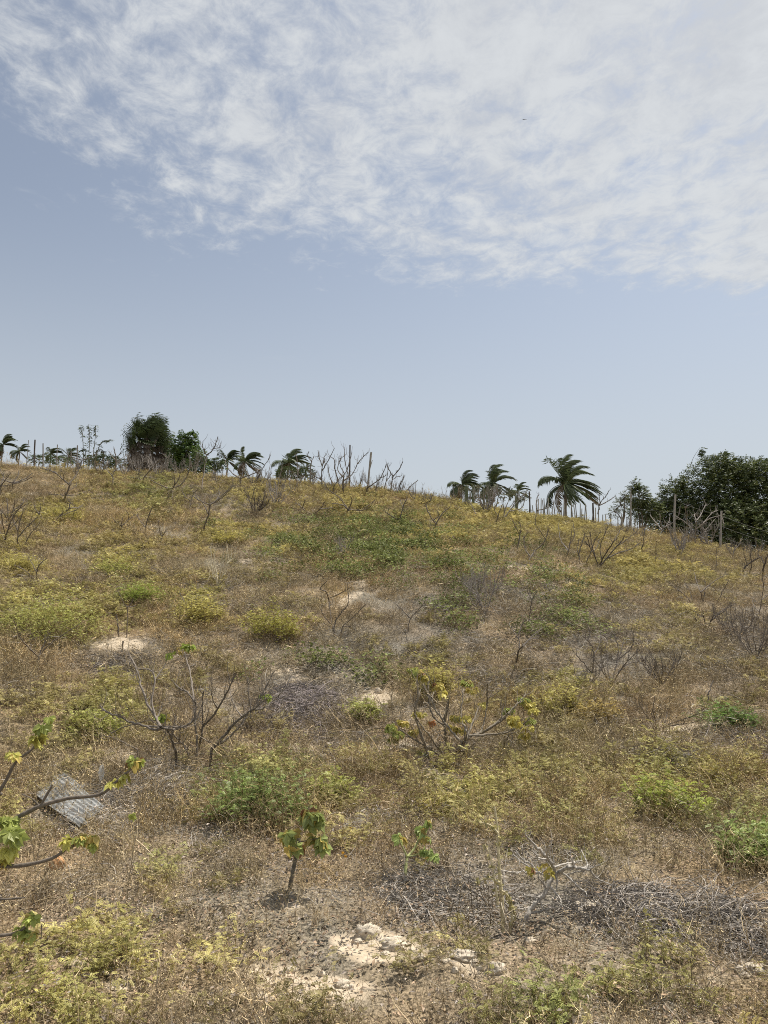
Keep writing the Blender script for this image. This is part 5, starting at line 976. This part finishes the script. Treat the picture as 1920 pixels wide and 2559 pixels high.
rock(920,2345,60,40,'largest pale sandy lump in the foreground, left of centre',SC,'sand_lump','sand lump','pale sandy lumps',1)
rock(985,2372,60,30,'pale sandy lump right of the largest one',SC,'sand_lump','sand lump','pale sandy lumps',2)
rock(1160,2395,60,26,'pale sandy lump in front of the dry weed stalk',SC,'sand_lump','sand lump','pale sandy lumps',3)
rock(1240,2430,46,26,'pale sandy lump lowest in the foreground, right of centre',SC,'sand_lump','sand lump','pale sandy lumps',4)
rock(1480,2272,46,22,'flat pale stone beside the dark twigs in the right foreground',SC,'sand_lump','stone','pale sandy lumps',5)
rock(1895,2432,60,18,'flat pale sandy lump at the lower right edge',SC,'sand_lump','sand lump','pale sandy lumps',6)
rock(855,2465,40,20,'small pale sandy lump near the bottom left of centre',SC,'sand_lump','sand lump','pale sandy lumps',7)
rock(142,2170,34,34,'orange brown piece of stone under the left branches',(.50,.27,.12),'rock','rock',None,8)
rock(225,2052,56,16,'flat grey stone at the lower end of the roofing sheet',(.36,.32,.28),'rock','rock',None,9)
rock(880,1905,40,18,'small grey white stone left of the shrub with yellowing leaves',(.5,.45,.38),'rock','rock',None,10)
rock(1015,1872,56,16,'flat tan stone behind the shrub with yellowing leaves',SC,'rock','rock',None,11)
def small_stones():
    rng = np.random.default_rng(5); spots = [(900,2360),(945,2352),(960,2385),(1005,2368),(1030,2385),(1120,2400),(1135,2425),(1185,2405),(1200,2430),(1265,2440),(1290,2455),(830,2475),(880,2480),(800,2445),(720,2425),(700,2440),(1440,2265),(1500,2290),(1850,2430),(1870,2445),(830,1870),(860,1885),(900,1890),(1330,2360),(1380,2330),(1820,1835),(1850,1850),(1780,1822),(945,1735),(920,1748),(1080,2385),(1060,2400)]
    for i, (x, y) in enumerate(spots):
        rock(x+rng.normal()*5, y+rng.normal()*4, rng.uniform(12, 30), rng.uniform(8, 16), 'one of many small pale crumbly stones scattered on bare sand', SC, 'stone', 'stone', 'small pale stones scattered on the sand', 20+i)
small_stones()
def scrap(px, py, w_px, h_px, label, col, seed, up=0.07):
    rng = np.random.default_rng(seed); c = G(px, py); s = px_scale(c[1]); n = 7; v = []; W = w_px*s; H = h_px*s
    for lay in (0, 1):
        for i in range(n):
            for j in range(n):
                a, b = i/(n-1)-.5, j/(n-1)-.5; w_ = 1-.55*abs(b)*2; v.append([a*W*w_+.2*W*b, .15*H*math.sin(a*5+b*3)-lay*.003, up+(b+.5)*H+.12*W*float(vnoise(a*4+seed, b*4, seed))])
    f = [(i*n+j, (i+1)*n+j, (i+1)*n+j+1, i*n+j+1) for i in range(n-1) for j in range(n-1)]; o = n*n; f += [(a+o, d+o, c_+o, b+o) for a, b, c_, d in f]
    q = QM(); q.add(np.array(v), f, col); ob = link('litter_scrap', q.mesh('litter_scrap', M_SCRAP)); ob.location = tuple(c); tag(ob, label, 'litter scrap', 'white scraps lying by the roofing sheet')
M_SCRAP = rough_mat('scrap', 20, .85, 1.05, .2)
scrap(252,1975,14,38,'upright pointed white scrap above the limb by the roofing sheet',(.75,.73,.68),1)
scrap(263,2012,17,28,'white scrap lying right of the roofing sheet below the limb',(.8,.78,.74),2,.05)
scrap(206,2008,10,10,'tiny white scrap on the right corner of the roofing sheet',(.8,.78,.74),3,.12)
def heap(px, py, wpx, dpx, hpx, label, col, n, seed, k=1.0):
    rng = np.random.default_rng(seed); c = G(px, py); s = px_scale(c[1]); q = QM(); W = wpx*s/2; H = hpx*s; tw = math.hypot(*(G(px, py-dpx)[:2]-G(px, py+dpx)[:2]))/2
    for i in range(n):
        a = rng.uniform(0, 6.283); rr = math.sqrt(rng.random()); x = W*rr*math.cos(a); y = tw*rr*math.sin(a); p = np.array([c[0]+x, c[1]+y, 0]); zt = H*(1-rr*rr)*rng.uniform(.1, 1.0); L_ = rng.uniform(.12, .5); th = rng.uniform(0, 6.283); turn = rng.normal()*.35; sl = rng.normal()*.3; P = []
        for j in range(6):
            P.append([p[0], p[1], float(ground(p[0], p[1]))+max(.01, zt)]); th += turn; p = p+np.array([math.cos(th), math.sin(th), 0])*L_/6; zt += sl*L_/6; sl -= .12
        tube(q, np.array(P), rng.uniform(.0014, .0042)*k, .001*k, np.asarray(col)*rng.choice([.5, .85, 1.15, 1.7]), 3)
    q.v = [a-c for a in q.v]; o = link('twig_heap', q.mesh('twig_heap', M_BARK)); o.location = tuple(c); tag(o, label, 'twig heap', 'heaps of dead twigs on the ground')
heap(750,1775,260,75,50,'dark rounded heap of dead twigs right of the large arching shrub',(.20,.17,.165),1500,1,1.3)
heap(370,1990,240,45,34,'pale heap of dead twigs right of the roofing sheet',(.40,.36,.31),900,2)
heap(1600,2280,330,55,30,'grey tangled heap of dead twigs in the right foreground',(.25,.225,.20),1000,3)
heap(1850,2320,240,50,26,'grey heap of dead twigs at the right edge beside the foreground one',(.25,.225,.20),600,4)
heap(1120,2245,330,50,14,'flat layer of grey dead twigs around the pale green seedling',(.27,.245,.215),800,5)
heap(1905,1870,110,30,22,'small dark heap of twigs at the right edge above the brown slope',(.2,.19,.2),420,6,1.3)
heap(300,1655,150,22,14,'dark flat heap of twigs just below the bare sand patch',(.17,.15,.14),520,7,1.3)
heap(1680,1890,230,25,14,'flat grey twig layer along the pale sand strip at the right',(.28,.26,.26),500,8,1.3)
heap(225,2070,120,22,18,'small heap of pale dead twigs over the lower end of the roofing sheet',(.36,.32,.27),420,9)
def flowers():
    for k, (x, y, n, lab) in enumerate(((876,2075,3,'small yellow flowers on a thin weed in the foreground, upper cluster'),(861,2137,2,'small yellow flowers on a thin weed in the foreground, lower cluster'))):
        rng = np.random.default_rng(k); b = G(x, y+22); root = empty('flowering_weed', b, lab, 'flower', 'yellow flowers'); q = QM(); t = at(x, y-6, b[1]); ribbon(q, spline([b, (b+t)/2+np.array([.01, 0, 0]), t], 4), .003, (.25, .24, .1), rng=rng); local(q, 'stem', M_BARK, root)
        q = QM()
        for i in range(n):
            p = at(x+rng.normal()*3, y-6+i*9, b[1]); a = np.arange(5)*1.257; d = np.stack([np.cos(a), -np.abs(np.sin(a))*.4-.3, np.sin(a)], 1); leaves(q, np.repeat(p[None], 5, 0), d, [0, -1, .3], .013, .011, np.array([.75, .42, .04]), fold=.1)
        local(q, 'petals', M_LEAF, root)
flowers()
def bird():
    c = at(1311, 299, 60); q = QM(); s = .16; tube(q, np.array([[-.9, 0, 0], [-.6, 0, .05], [0, 0, .05], [.6, 0, .0], [1.2, 0, -.02]])*s, .18*s, .05*s, (.02, .02, .02), 7); v = q.v[0]; root = empty('bird', c, 'tiny black bird flying high in the cloudy sky', 'bird'); link('body', q.mesh('body', M_BARK, True), root)
    for sg in (1, -1):
        w_ = QM(); P = [np.array([-.3, 0, .05]), np.array([-.1, .5*sg, .45*sg+.1]), np.array([.15, 1.1*sg, .85*sg])]; w_.add(np.array([P[0]*s, P[1]*s, (P[1]+[.5, 0, 0])*s, (P[0]+[.6, 0, 0])*s, P[2]*s, (P[2]+[.12, 0, 0])*s]), [(0, 1, 2, 3), (1, 4, 5, 2)], (.02, .02, .02)); link('wing', w_.mesh('wing', M_BARK), root)
bird()
